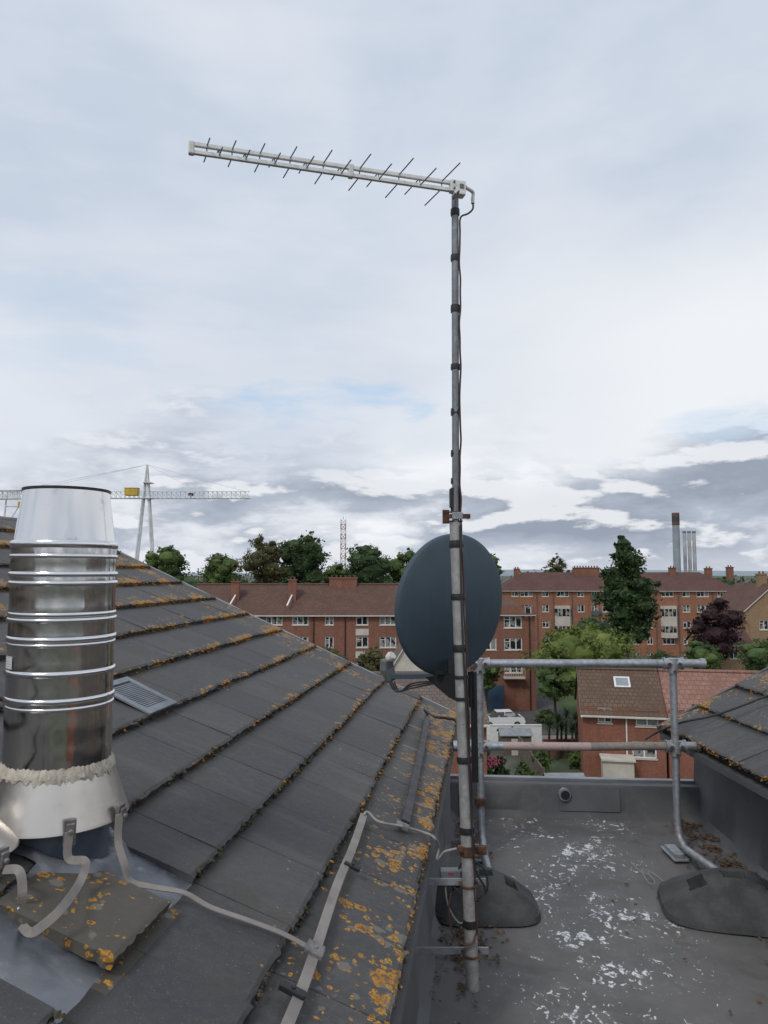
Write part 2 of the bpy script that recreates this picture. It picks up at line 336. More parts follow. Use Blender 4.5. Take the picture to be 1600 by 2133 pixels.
FY=foliage('leaves_yellow_green',(.055,.085,.016),(.21,.26,.07)); FR=foliage('leaves_purple',(.016,.008,.012),(.052,.024,.03)); FB=foliage('leaves_olive_brown',(.045,.048,.022),(.15,.14,.065))
def gm():
    m,nt,b=newmat('town_ground'); co=nd(nt,'ShaderNodeTexCoord').outputs['Object']
    n=noi(nt,co,.03,6,.6); n2=noi(nt,co,.4,5); col=mix(nt,sstep(nt,n,.42,.55),(.035,.055,.018),(.11,.105,.095)); col=mix(nt,sstep(nt,n2,.4,.7,0,.5),col,(.03,.04,.016)); setb(nt,b,col,.95); return m
M_GROUND=gm(); M_GRASS=simple('lawn',(.04,.075,.02),(.065,.10,.03),scale=1,rough=.95)
# ================================================================ our building
K=V((.505,5.30,.62)); b_=V((-.141,-.990,0)).normalized(); a_=V((-.990,.141,.4478)).normalized(); n_=a_.cross(b_).normalized()
def RP(a,b,off=0): return K+a_*a+b_*b+n_*off
def R(u,v,off=.045):
    d=bearing(u,v); o=V((0,0,CZ)); k=(K+n_*off-o).dot(n_)/d.dot(n_); return o+d*k
bld=thing('rooftop_building',(1.2,2,G),'brick building with dark tiled slopes beside a flat roof gully','building')
def tiled(name,K,a,b,n,rows,blen,blocked,mat,seed,w=.33,onear=.25):
    rd=random.Random(seed); mb=MB(); mb.uv=[]; moss=MB()
    P=lambda x,y,z: K+a*x+b*y+n*z
    for k in range(rows):
        a0=k*GA; off=(k%2)*w*.5
        jl=-off
        while jl<blen:
            b0=max(jl,0)+.0015; b1=min(jl+w,blen)-.0015; jl+=w
            if b1-b0<.03: continue
            segs=[(b0,b1,False)]
            for (c0,c1) in blocked.get(k,[]):
                ns=[]
                for s0,s1,c in segs:
                    if s1<=c0 or s0>=c1: ns.append((s0,s1,c)); continue
                    if s0<c0: ns.append((s0,c0,True))
                    if s1>c1: ns.append((c1,s1,True))
                segs=ns
            for s0,s1,cut in segs:
                if s1-s0<.03: continue
                N=max(3,int((s1-s0)/.022)); i0=len(mb.v); dn=rd.uniform(-.002,.003); tw=rd.uniform(-.003,.003); dA=rd.uniform(-.006,.006)
                for i in range(N+1):
                    y=s0+(s1-s0)*i/N; t=i/N-.5; j=rd.gauss(0,.0024); j2=rd.gauss(0,.0008)
                    c=rd.uniform(-.006,.006) if cut and i in(0,N) else 0
                    rows_=[(a0+dA+j+.004,y,.016+dn),(a0+dA+j,y,.036+dn+tw*t+j2),(a0+dA+.012,y,.0405+dn+tw*t+j2*.5),(a0+GA*.5,y+c,.030+dn*.7),(a0+GA*1.16,y,.015)]
                    for q in rows_: mb.v.append(tuple(P(*q))); mb.uv.append((q[0] if q[0]>a0 else a0+.001,q[1]))
                for i in range(N):
                    for r in range(4):
                        x=i0+i*5+r; mb.f.append((x,x+1,x+6,x+5)); mb.m.append(0)
                for x in (i0,i0+N*5):
                    e=[V(mb.v[x+r]) for r in range(1,5)]
                    for r in range(3):
                        q=len(mb.v)
                        for pp,uu in ((e[r],r),(e[r+1],r+1),(e[r+1]-n*.02,r+1),(e[r]-n*.02,r)): mb.v.append(tuple(pp)); mb.uv.append(mb.uv[x+1+uu])
                        mb.f.append((q,q+1,q+2,q+3)); mb.m.append(0)
                L=s1-s0; cnt=int(L*rd.uniform(60,170))
                for _ in range(cnt):
                    y=rd.uniform(s0,s1); s=rd.uniform(.0025,.0075)*(1.5 if rd.random()<.12 else 1)
                    if mnoise.noise(V((k*3.1,y*6,seed)))<-.1 and rd.random()<.8: continue
                    x=a0+rd.gauss(-.002,.004); z=rd.uniform(.016,.030) if rd.random()<.7 else .040
                    pr=max(0,.85-y*.25) if blen>5 else onear
                    if k==0: pr=.40
                    orange=rd.random()<pr and mnoise.noise(V((k*2.1,y*4,seed+5)))>-.25
                    c=P(x,y,z); q=len(moss.v)
                    for d in (a*1.1,b*1.3,-a*1.1,-b*1.3,n*.8,-n*.8): moss.v.append(tuple(c+d*s*rd.uniform(.6,1.3)))
                    for t3 in ((0,1,4),(1,2,4),(2,3,4),(3,0,4),(1,0,5),(2,1,5),(3,2,5),(0,3,5)): moss.f.append(tuple(q+z_ for z_ in t3)); moss.m.append(1 if orange else 0)
    o=mb.done(name,mat,bld); mo=moss.done('moss',[M_MOSS,M_LICH],o); mo['kind']='stuff'
    dk=MB(); dk.par(P(.01,.0,-.06),a*(rows*GA),b*blen,n*.062); dk.done('roof_deck',M_DECK,o)
    return o
NR=12
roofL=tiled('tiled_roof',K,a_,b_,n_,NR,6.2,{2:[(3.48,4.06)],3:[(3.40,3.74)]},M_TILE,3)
roofL['label']='dark concrete tile slope crusted with orange lichen'
# loose cut tile lying on the lead beside the flue
ct=MB(); ct.uv=[]; NA,NB=16,16; top_={};bot_={}
for i in range(NA+1):
    for j in range(NB+1):
        a=.553+.275*i/NA; b=3.650+.255*j/NB
        if i==0: a+=.006*mnoise.noise(V((b*60,0,1)))
        if j in (0,NB): b+=.007*mnoise.noise(V((a*50,j,2)))
        h=.060-.022*i/NA+.001*mnoise.noise(V((a*40,b*40,0)))
        if i in(0,NA) or j in (0,NB): h-=.003
        top_[i,j]=len(ct.v); ct.v.append(tuple(RP(a,b,h))); ct.uv.append((a,b))
        bot_[i,j]=len(ct.v); ct.v.append(tuple(RP(a,b,h-.024))); ct.uv.append((a,b))
for i in range(NA):
    for j in range(NB): ct.f.append((top_[i,j],top_[i+1,j],top_[i+1,j+1],top_[i,j+1])); ct.m.append(0)
for i in range(NA):
    for j in (0,NB): ct.f.append((top_[i,j],bot_[i,j],bot_[i+1,j],top_[i+1,j])); ct.m.append(0)
for j in range(NB):
    for i in (0,NA): ct.f.append((top_[i,j],bot_[i,j],bot_[i,j+1],top_[i,j+1])); ct.m.append(0)
cto=ct.done('cut_tile',M_TILE,roofL); cto['label']='thick cut roof tile mottled with orange lichen'
rb=MB(); top=RP(NR*GA+.02,0,-.03)
rb.par(top+b_*0,V((-.9,.13,-.42))*1.6,b_*6.2,V((0,0,-.03)))
for i in range(14):
    c=top+b_*(.45*i); prof=[(.09*math.cos(t)*.7-.02,.12*math.sin(t)) for t in [math.pi*k/8-math.pi/2 for k in range(9)]]
    rb.sweep([c,c+b_*.445],prof,0,V((0,0,1)))
rb.done('roof_ridge',M_TILE2,roofL,smooth=True)
vt=MB(); vt.par(RP(-.02,-.03,-.05),a_*(NR*GA),b_*.028,n_*.082); vt.done('verge_trim',simple('verge_trim_grey',(.30,.31,.32),scale=10,rough=.5,metal=.3),roofL)
# facing roof
K2=V((1.81,4.90,.625)); b2=V((.030,-.9995,0)).normalized(); a2=V((.9995,.030,.50)).normalized(); n2_=b2.cross(a2).normalized()
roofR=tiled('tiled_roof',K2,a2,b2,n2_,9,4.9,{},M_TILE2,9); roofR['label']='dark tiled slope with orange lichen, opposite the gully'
vt=MB(); vt.par(K2+a2*-.02-b2*.03-n2_*.05,a2*2.5,b2*.028,n2_*.08); vt.done('verge_trim',M_MEMW,roofR)
fl=MB(); fl.grid(lambda i,j:(-1.2+4.2*i,-1.6+6.95*j,.010*mnoise.noise(V((i*5,j*7,0)))+.004*mnoise.noise(V((i*19,j*29,4)))),80,140); fl.done('flat_roof',M_MEM,bld,smooth=True)
up=MB()
pd=V((.9968,-.08,0)); pn=V((.08,.9968,0)); p0=V((.2,5.22,0))
def strip(mb,o,along,prof,m=0,n=40):
    mb.grid(lambda i,j:(lambda q:o+along*i+q+V((.006*mnoise.noise(V((i*along.length*3,j*3,1))),.006*mnoise.noise(V((i*along.length*3,j*3,7))),0)))( (lambda x:prof[int(x)]*(1-(x-int(x)))+prof[min(int(x)+1,len(prof)-1)]*(x-int(x)))(j*(len(prof)-1)) ),n,len(prof)-1,m)
strip(up,p0,pd*2.3,[V((0,0,-.012))-pn*.05,pn*-.0+V((0,0,.035)),pn*.02+V((0,0,.19)),pn*.03+V((0,0,.205)),pn*.13+V((0,0,.205))])
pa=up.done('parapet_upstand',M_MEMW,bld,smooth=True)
tr=MB(); tr.par(p0+pn*.11+V((0,0,.195)),pd*2.3,pn*.05,V((0,0,.028))); tr.par(p0+pn*.145+V((0,0,.02)),pd*2.3,pn*.014,V((0,0,.172))); tr.done('edge_trim',simple('edge_trim_grey',(.22,.23,.25),scale=4,rough=.4,metal=.3),bld,bevel=.003)
M_MEML=membrane('light_upstand_membrane',False,(.118,.119,.124))
lw=MB(); strip(lw,K+V((-.055,-.0,-.62)),b_*6.2,[V((.07,0,-.012)),V((.025,0,.035)),V((.008,0,.30)),V((-.0,0,.585))],0,60)
lw.par(K+V((-.15,0,-.055)),V((.175,0,0)),b_*6.2,V((0,0,.03)),0); lw.done('side_upstand',M_MEML,bld,smooth=True)
b3=V((-.05,-.9987,0)); rw=MB(); o=V((2.13,5.2,0)); strip(rw,o,b3*5.3,[V((-.07,0,-.012)),V((-.02,0,.04)),V((0,0,.35)),V((0,0,.74))],0,60)
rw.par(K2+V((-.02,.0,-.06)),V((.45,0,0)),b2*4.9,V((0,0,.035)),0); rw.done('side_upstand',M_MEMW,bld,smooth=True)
pq=p0+pd*.99
pt=MB(); pt.face([pq-pn*.008+V((0,0,.040)),pq+pd*.40-pn*.008+V((0,0,.040)),pq+pd*.40+pn*.010+V((0,0,.186)),pq+pn*.010+V((0,0,.186))])
pt.done('membrane_patch',M_MEMP,bld)
ho=MB(); hc=W(1176,1655,5.13); ho.tube([hc+V((0,-.012,0)),hc+V((0,.05,0))],.040,24,0); ho.tube([hc+V((.003,-.0135,-.002)),hc+V((.003,-.0,-.002))],.031,24,1); ho.done('overflow_outlet',[M_GALV,M_BLACK],bld,smooth=True)
wb=MB(); wb.par(V((.25,5.28,G)),V((-7,.9,0)),V((-1,-7,0)),V((0,0,-G+.35))); wb.par(V((.27,5.24,G)),V((1.85,-.13,0)),V((-.2,-7,0)),V((0,0,-G-.05))); wb.par(V((2.25,4.80,G)),V((6,-.1,0)),V((.3,-7,0)),V((0,0,-G+.5)))
wb.done('wall',M_BRC,bld)
# lead flashing
ld=MB()
def leadf(i,j):
    a=.545+.60*i; b=3.465+.61*j; ed=min(1,min(i,1-i,j,1-j)*7)
    rg=1-abs(mnoise.noise(V((a*5,b*5,8))))*4
    h=.018+ed*(.004+.009*mnoise.noise(V((a*6,b*6,2)))+.003*mnoise.noise(V((a*18,b*20,5)))+.005*max(0,rg))
    pc=math.hypot(a-.875,b-3.60); h+=.03*max(0,1-abs(pc-.13)/.05)
    return RP(a,b,max(h,.016))
ld.grid(leadf,60,60,0,lambda i,j: i>.50 and j>.46); leadO=ld.done('lead_flashing',M_LEAD,roofL,smooth=True,angle=80)
def litter(name,areas,label):
    mb=MB(); rd=random.Random(5)
    for (x0,x1,y0,y1,n,z) in areas:
        for _ in range(n):
            cx=x0+(x1-x0)*rd.random()+rd.gauss(0,.035); cy=y0+(y1-y0)*rd.random()+rd.gauss(0,.08)
            if mnoise.noise(V((cx*9,cy*9,3)))<.05 and rd.random()<.85: continue
            s=rd.uniform(.006,.017); t=rd.uniform(0,6.28); tilt=rd.uniform(-.4,.4); c=V((cx,cy,z+rd.uniform(.006,.018)))
            x=V((math.cos(t),math.sin(t),tilt*.6))*s; y=V((-math.sin(t),math.cos(t),rd.uniform(-.4,.4)))*s*.55
            q=len(mb.v)
            for p in (c-x,c-x*.2+y,c+x,c-x*.2-y): mb.v.append(tuple(p))
            mb.f.append((q,q+1,q+2,q+3)); mb.m.append(0)
    o=mb.done(name,M_LITTER); tag(o,label,'leaves'); o['kind']='stuff'
litter('fallen_leaves',[(1.88,2.04,4.0,5.05,1300,0),(1.74,1.9,4.1,4.6,350,0),(.27,.50,3.34,3.55,600,0),(.24,.34,3.0,3.4,220,0),(.46,.60,4.45,5.1,600,0),(1.70,2.0,3.2,3.45,200,0),(.9,1.9,3.0,4.9,90,0)],'thin brown dead leaves drifted against the gully upstands')
# ================================================================ flue
fc=V((-.797,1.85,0))
flue=thing('flue',RP(.875,3.60),'polished stainless steel twin wall flue rising through the tiled roof','flue')
def fz(v): return W(137,v,1.85).z
mb=MB(); zt,zb=fz(1024),fz(1132)
mb.lathe((fc.x,fc.y,0),[(.090,zt-.10),(.094,zt-.004),(.0985,zt),(.1005,zt+.001),(.1012,zt-.004),(.1175,zb+.004),(.1190,zb),(.1185,zb-.006)],96); mb.done('terminal_cone',M_CONE,flue,smooth=True)
mb=MB(); mb.lathe((fc.x,fc.y,0),[(.0001,zt-.05),(.089,zt-.05),(.089,zt-.10)],48); mb.lathe((fc.x,fc.y,0),[(.0955,zt+.002),(.1035,zt+.004),(.1035,zt-.002),(.0955,zt-.003)],64); mb.done('terminal_rim',M_BLACK,flue,smooth=True)
def R0(v): return .1215+(v-1136)/450*.0015
prof=[]; vs=1133.0
while vs<1592: prof.append((R0(vs)+.0005*math.sin(vs*.11),fz(vs))); vs+=14
mb=MB(); mb.lathe((fc.x,fc.y,0),prof,96); mb.done('pipe',M_STEEL,flue,smooth=True)
for v,wd,ht in ((1136,.0035,.010),(1160,.0030,.006),(1196,.0048,.007),(1214,.0048,.007),(1276,.0028,.006),(1287,.0045,.006),(1325,.0048,.007),(1336,.0028,.005),(1393,.0048,.008),(1446,.0048,.007),(1462,.003,.005)):
    mb=MB(); z=fz(v); r=R0(v); mb.lathe((fc.x,fc.y,z),[(r-.001,-ht),(r+wd*.8,-ht*.7),(r+wd,0),(r+wd*.8,ht*.7),(r-.001,ht)],96); mb.done('locking_band',M_STEELD,flue,smooth=True,angle=80)
mb=MB(); mb.sweep([V((fc.x-.138,fc.y-.045,fz(1451))),V((fc.x-.118,fc.y-.02,fz(1451)))],[(.006*math.cos(t),.006*math.sin(t)) for t in [k*.785 for k in range(8)]]); mb.done('band_bolt',M_RUST,flue)
ZS=fz(1690)
skt=[(.1225,fz(1583)),(.1280,fz(1592)),(.1300,fz(1600)),(.1665,ZS),(.1680,ZS-.006),(.1655,ZS-.008),(.15,ZS-.002)]
mb=MB(); mb.lathe((fc.x,fc.y,0),skt,96); mb.done('storm_collar',M_SKIRT,flue,smooth=True,angle=50)
def sj(a,z): return .0026*mnoise.noise(V((math.cos(a)*9,math.sin(a)*9,z*90)))+.0030*mnoise.noise(V((math.cos(a)*40,math.sin(a)*40,z*200)))
mb=MB(); seg=220; zz=[fz(1577),fz(1582),fz(1587),fz(1592),fz(1597),fz(1603)]; rr=[.1232,.1268,.1295,.1315,.1330,.1322]
for k,(r,z) in enumerate(zip(rr,zz)):
    for j in range(seg):
        a=2*math.pi*j/seg; dz=.005*mnoise.noise(V((math.cos(a)*5,math.sin(a)*5,3)))+.005*mnoise.noise(V((math.cos(a)*22,math.sin(a)*22,9)))
        if k==5: dz+=-.001+.010*mnoise.noise(V((math.cos(a)*14,math.sin(a)*14,1)))
        r2=r+sj(a,z) if 0<k<5 else r
        if k==5: r2-=dz*.43
        mb.v.append((fc.x+r2*math.cos(a),fc.y+r2*math.sin(a),z+dz))
for k in range(5):
    for j in range(seg):
        a=k*seg+j; b=k*seg+(j+1)%seg; mb.f.append((a,b,b+seg,a+seg)); mb.m.append(0)
mb.done('sealant',M_SEAL,flue,smooth=True,angle=28)
mb=MB(); mb.lathe((fc.x,fc.y,0),[(.150,ZS-.006),(.126,ZS-.015),(.121,fz(1760)),(.124,.96),(.135,.90),(.14,.80)],64,0,lambda a,z:.003*mnoise.noise(V((math.cos(a)*3,math.sin(a)*3,z*12)))); mb.done('lead_collar',M_LEADB,flue,smooth=True)
mb=MB(); r=.1235+.0012; a0=math.radians(218)
mb.grid(lambda i,j:(fc.x+r*math.cos(a0+.30*i),fc.y+r*math.sin(a0+.30*i),fz(1384)+(fz(1358)-fz(1384))*j),10,2,0)
m,nt,b=newmat('sticker_print'); co=nd(nt,'ShaderNodeTexCoord').outputs['Object']; br=nd(nt,'ShaderNodeTexBrick',{'Vector':nd(nt,'ShaderNodeMapping',{'Vector':co,'Rotation':(1.5708,0,0)}).outputs[0],'Color1':(.1,.1,.1,1),'Color2':(.5,.5,.5,1),'Mortar':(.55,.55,.55,1),'Scale':1.,'Mortar Size':.0018,'Brick Width':.011,'Row Height':.0055}).outputs[0]
setb(nt,b,br,.5); mb.done('rating_label',m,flue)
def clamp(name,c,rz,parent):
    Mx=Matrix.Rotation(rz,3,'Z')@Matrix.Rotation(.12,3,'X'); mb=MB()
    mb.box(c,(.026,.010,.060),0,M=Mx); mb.box(V(c)+Mx@V((0,-.008,.006)),(.018,.008,.034),0,M=Mx)
    mb.sweep([V(c)+Mx@V((0,-.010,.006)),V(c)+Mx@V((0,-.019,.006))],[(.0065*math.cos(t*1.047),.0065*math.sin(t*1.047)) for t in range(6)],0)
    return mb.done(name,M_CLAMP,parent,bevel=.002)
def rim(th,rr=.172): return V((fc.x+rr*math.cos(math.radians(th)),fc.y+rr*math.sin(math.radians(th)),ZS))
c1=rim(-57); c2=rim(-13)
clamp('bonding_clamp',c1,math.radians(33),flue); clamp('bonding_clamp',c2,math.radians(77),flue)
v2=RP(.98,3.83); cow=thing('roof_cowl',v2,'low steel roof cowl with lead collar beside the flue','roof vent')
mb=MB(); zc=1.06; mb.lathe((v2.x,v2.y,0),[(.0005,zc+.085),(.03,zc+.083),(.062,zc+.072),(.075,zc+.055),(.127,zc),(.129,zc-.004),(.126,zc-.006)],64); mb.done('cap',M_SKIRT,cow,smooth=True)
mb=MB(); mb.lathe((v2.x,v2.y,0),[(.115,zc-.004),(.105,zc-.01),(.10,.98),(.125,.93),(.13,.85)],48); mb.done('collar',M_LEADB,cow,smooth=True)
c3=V((v2.x+.125,v2.y-.045,zc-.012)); clamp('bonding_clamp',c3,math.radians(68),cow)
# ================================================================ lightning conductor
lc=thing('lightning_conductor',RP(.2,3.2),'grey lightning conductor tape clipped down the tiled slope','lightning conductor')
def tape(pts,name,w=.025,mat=M_TAPE,t=.004,ups=None,n=8):
    q=catmull(pts,n); mb=MB()
    mb.ribbon(q,w,t,ups if ups is not None else n_); return mb.done(name,mat,lc,bevel=.0008)
tape([R(580,2180,.052),R(640,2030,.054),R(700,1850,.053),R(735,1765,.053),R(758,1697,.052)],'main_tape',.026)
def lerpups(n,u0,u1): return [u0.lerp(u1,min(1,i/(n-1)*2)).normalized() for i in range(n)]
P=[c2+V((.004,-.012,.01)),c2+V((.004,-.016,-.05)),W(259,1800,1.78),R(272,1836,.045),R(320,1848,.05),R(385,1860,.054),R(440,1890,.054),R(520,1918,.052),R(590,1945,.055),R(648,1976,.058)]
tape(P,'branch_tape',.018,t=.003,ups=lerpups((len(P)-1)*8+1,V((.5,-.8,.1)),n_))
P=[c1+V((.004,-.012,.005)),c1+V((.006,-.016,-.05)),W(178,1795,1.68),W(168,1835,1.65),R(132,1888,.095),R(92,1926,.078),R(62,1942,.058),W(42,1915,1.555),W(47,1860,1.555),W(40,1815,1.565),c3+V((.01,-.008,-.012))]
tape(P,'loop_tape',.018,t=.003,ups=V((.45,-.8,.4)))
def clip(c,name,al,w=.048,l=.040,t=.014,mat=M_CLAMP):
    side=n_.cross(al).normalized(); mb=MB(); mb.par(c-side*w/2-al*l/2-n_*.004,side*w,al*l,n_*t)
    mb.sweep([c+n_*.008,c+n_*.014],[(.006*math.cos(k*1.047),.006*math.sin(k*1.047)) for k in range(6)])
    mb.done(name,mat,lc,bevel=.003)
al=(R(758,1697)-R(640,2030)).normalized()
clip(R(655,1981,.056),'square_clamp',al,.046,.046); clip(R(608,2066,.055),'tape_clip',al,.060,.022,.014,M_BLACK); clip(R(733,1806,.055),'tape_clip',al,.052,.016,.012,M_BLACK)
clip(R(838,1722,.05),'square_clamp',al,.05,.035,.016)
mb=MB(); mb.tube(catmull([R(756,1700,.052),R(766,1692,.058),R(790,1712,.052),R(840,1722,.056),R(885,1735,.05),W(905,1745,2.75),W(915,1765,2.80),W(910,1790,2.80),W(925,1775,2.82),W(950,1768,2.86)]),.0048,8); mb.done('earth_cable',M_GREYC,lc,smooth=True)
mb=MB(); mb.ribbon([R(845,1712,.052),R(862,1635,.052),R(878,1560,.052),R(891,1492,.052)],.034,.014,n_); tk=thing('cable_trunking',R(868,1600),'black cable trunking strapped near the lichen covered roof edge','cable trunking'); mb.done('channel',M_BLKC,tk,bevel=.003)
for (u,v) in ((884,1510),(877,1553),(864,1620)):
    mb=MB(); c=R(u,v,.06); mb.par(c-V((.095,0,-.0)),V((.12,-.008,-.045)),al*.008,n_*.003); mb.done('strap',M_GALV,tk)
mb=MB(); mb.tube(catmull([R(892,1490,.06),R(885,1478,.09),W(905,1492,3.9),W(930,1496,3.9),W(952,1505,3.9),W(958,1560,3.6),W(962,1600,3.4)]),.008,8,); mb.done('loose_cable',M_BLKC,tk,smooth=True)
vc=RP(1.24,2.56,.043); rv=thing('roof_vent',vc,'flat blue grey louvred vent panel set in the tiles','roof vent')
M_VENT=simple('vent_grey',(.22,.245,.27),(.16,.18,.20),scale=12,rough=.5,metal=.3); M_VENTD=simple('vent_slot_grey',(.075,.08,.088),scale=12,rough=.7)
mb=MB(); o=vc-a_*.12-b_*.12
for q in ((0,0,.24,.03),(0,.21,.24,.03),(0,.03,.03,.18),(.21,.03,.03,.18)): mb.par(o+a_*q[0]+b_*q[1],a_*q[2],b_*q[3],n_*.010)
mb.done('frame',M_VENT,rv,bevel=.002)
mb=MB(); mb.par(o+a_*.03+b_*.03-n_*.002,a_*.18,b_*.18,n_*.004,1)
for i in range(16): mb.par(o+a_*(.034+.0108*i)+b_*.034+n_*.002,a_*.006,b_*.172,n_*.003,0)
mb.done('grille',[M_VENT,M_VENTD],rv)
# ================================================================ mast
bot=W(985,2060,2.75); mid=W(949,1085,2.77); topp=W(948,398,2.70)
mast=thing('aerial_mast',(bot.x,bot.y,0),'leaning galvanised steel aerial mast banded with black tape','mast')
mb=MB(); mb.tube([bot,mid],.0235,32,cap=False); mb.tube([bot+V((0,0,.001)),bot+V((0,0,.03))],.0205,24,m=1); mb.done('lower_pole',[M_MAST,M_BLACK],mast,smooth=True)
mb=MB(); mb.tube([mid-V((0,0,.12)),topp],.0135,24); mb.done('upper_pole',M_MASTU,mast,smooth=True)
def onpole(v):
    z=W(948,v,2.76).z
    A,B=(bot,mid) if z<mid.z else (mid,topp); t=(z-A.z)/(B.z-A.z); return A.lerp(B,t),(B-A).normalized(),(.0235 if z<mid.z else .0135)
for v in (457,548,650,768,860,945,1002,1133,1243,1350,1582,1728,1920):
    c,t,r=onpole(v); mb=MB(); h=.013+random.uniform(-.002,.003); q=[c-t*h,c-t*h*.3,c+t*h*.4,c+t*h]; mb.tube(q,r+.0035,20,cap=True,scales=[1,1.05,1.02,.99]); mb.done('tape_band',M_BTAPE,mast,smooth=True)
mb=MB(); c,t,r=onpole(1038); mb.tube([c-t*.055,c+t*.04],.0185,20); mb.box(c+V((-.012,-.004,0)),(.022,.022,.07)); mb.done('tape_wrap',M_BTAPE,mast,smooth=True)
pts=[]
for i,v in enumerate(range(440,1960,30)):
    c,t,r=onpole(v); w=.0035*math.sin(i*1.3)+.002*math.sin(i*2.9); pts.append(c+V((r+.0035+w*.6+(.0 if v<1085 else -.008),-.010 if v<1085 else -.016,0)))
conn=W(985,424,2.70)
mb=MB(); mb.tube(catmull([conn+V((0,0,.01)),conn+V((0,0,-.02)),W(975,445,2.70)]+pts[1:]+[W(990,1940,2.74),W(985,1965,2.72),W(960,1965,2.72),W(940,1935,2.74),W(935,1890,2.76),W(940,1860,2.78)],5),.0036,8); mb.done('coax_cable',M_BROWN,mast,smooth=True)
mb=MB(); mb.tube(catmull([onpole(1095)[0]+V((.014,-.023,0)),onpole(1300)[0]+V((.008,-.026,0)),onpole(1500)[0]+V((.012,-.025,0)),onpole(1700)[0]+V((.016,-.024,0)),onpole(1800)[0]+V((.022,-.02,0)),W(1010,1850,2.76),W(1000,1875,2.76),W(975,1870,2.78)],8),.0036,8); mb.done('coax_cable',M_BLKC,mast,smooth=True)
c,t,r=onpole(1076); mb=MB(); mb.box(c+V((-.036,.0,0)),(.026,.006,.052)); mb.box(c+V((.014,-.026,0)),(.078,.005,.018)); mb.box(c+V((-.01,-.020,.016)),(.05,.004,.006)); mb.box(c+V((0,-.020,-.018)),(.05,.004,.006))
mb.box(c+V((.046,-.010,0)),(.006,.034,.018)); mb.done('upper_clamp',[M_RUST],mast,bevel=.002)
mb=MB(); mb.box(c+V((.005,-.0285,.002)),(.04,.006,.026)); mb.done('clamp_saddle',M_GALV,mast,bevel=.002)
c,t,r=onpole(1770); mb=MB(); mb.tube([c-t*.018,c+t*.018],.0285,24); mb.box(c+V((-.026,-.010,.008)),(.022,.020,.022)); mb.box(c+V((.048,.02,-.006)),(.045,.022,.028))
for d in (V((-.028,-.024,.008)),V((.026,-.028,-.008)),V((.062,-.0,-.006))): mb.tube([c+d,c+d+V((0,-.012,0))],.007,6)
mb.done('scaffold_clamp',M_RUST,mast,smooth=True,angle=30,bevel=.002)
for v,xl in ((1842,-.155),(1986,-.20)):
    c,t,r=onpole(v); mb=MB(); mb.box(c+V((xl/2+.02,.028,0)),(abs(xl)+.09,.006,.026)); mb.box(c+V((xl-.02,.03,-.02)),(.006,.05,.13))
    mb.done('wall_bracket',M_GALV,mast,bevel=.002)
    mb=MB(); mb.sweep(catmull([c+V((-.030,.03,0)),c+V((-.028,-.008,0)),c+V((0,-.0275,0)),c+V((.028,-.008,0)),c+V((.030,.03,0))],6),[(.004*math.cos(k*.785),.004*math.sin(k*.785)) for k in range(8)]); mb.done('u_bolt',M_RUST,mast,smooth=True)
bx=W(938,1822,2.80); ab=thing('junction_box',bx,'small grey junction box with looping cables on the mast','junction box')
mb=MB(); mb.box(bx,(.075,.035,.042)); mb.box(bx+V((.045,.0,-.006)),(.12,.012,.05)); mb.done('case',M_GPLAST,ab,bevel=.004)
mb=MB(); mb.box(bx+V((-.0,-.018,.010)),(.02,.003,.005)); mb.done('label_strip',M_RED,ab)
mb=MB(); mb.tube(catmull([bx+V((.03,0,.02)),bx+V((.055,-.02,.06)),bx+V((.12,-.02,.03)),bx+V((.13,-.02,-.05)),bx+V((.07,-.02,-.08)),bx+V((.0,-.01,-.03))]),.0035,8); mb.done('cable_loop',M_BLKC,ab,smooth=True)
mb=MB(); mb.tube(catmull([bx+V((-.02,0,-.02)),bx+V((-.01,-.02,-.10)),bx+V((.03,-.02,-.16)),bx+V((.07,0,-.15))]),.003,8); mb.done('cable_loop',M_GREYC,ab,smooth=True)
# ================================================================ antenna
ze=topp.z-.012; Rr=Wz(950,390,ze); L_=Wz(404,309,ze); bd=(L_-Rr).normalized(); sd=V((bd.y,-bd.x,0)).normalized()
if sd.y>0: sd=-sd
BL=(L_-Rr).length
ant=thing('television_antenna',(topp.x,topp.y,topp.z),'white twin boom log periodic television antenna on the mast top','antenna')
for nm,dz in (('upper_boom',.0140),('lower_boom',-.0140)):
    mb=MB(); mb.par(Rr+V((0,0,dz-.007))-sd*.0065-bd*.03,bd*(BL+.03),sd*.013,V((0,0,.014))); mb.done(nm,M_ALU,ant,bevel=.0015)
NE=15; pos=[.94]; gap=.105
for i in range(NE-1): pos.append(pos[-1]-gap); gap*=.945
sc=(.94-.045)/(pos[0]-pos[-1]); pos=[.94-(pos[0]-x)*sc for x in pos]
sdr=(sd+V((.16,0,0))).normalized()
for i,p_ in enumerate(pos):
    c=Rr+bd*(BL*(1-p_)); ln=.142*(.34+.66*p_); s=1 if i%2==0 else -1; uz=V((0,0,.014))
    mb=MB(); mb.tube([c+uz,c+uz+sdr*s*ln],.0023,8); mb.tube([c-uz,c-uz-sdr*s*ln],.0023,8); mb.tube([c-uz,c+uz],.0022,8)
    mb.done('element',M_ROD,ant,smooth=True)
mb=MB(); c=L_; mb.par(c-sd*.010-V((0,0,.024))-bd*.002,bd*.020,sd*.020,V((0,0,.046))); mb.done('end_cap',M_WPLAST,ant,bevel=.004)
mb=MB(); c=Rr+bd*BL*.425; mb.box(c,(.018,.022,.048),rz=math.atan2(bd.y,bd.x)); mb.done('boom_spacer',M_WPLAST,ant,bevel=.003)
rz=math.atan2(bd.y,bd.x)
mb=MB(); mb.box(Rr+bd*-.005,(.060,.026,.046),rz=rz); mb.box(Rr+bd*-.01+V((0,0,-.028)),(.045,.036,.012),rz=rz); mb.done('mast_bracket',M_ALU,ant,bevel=.003)
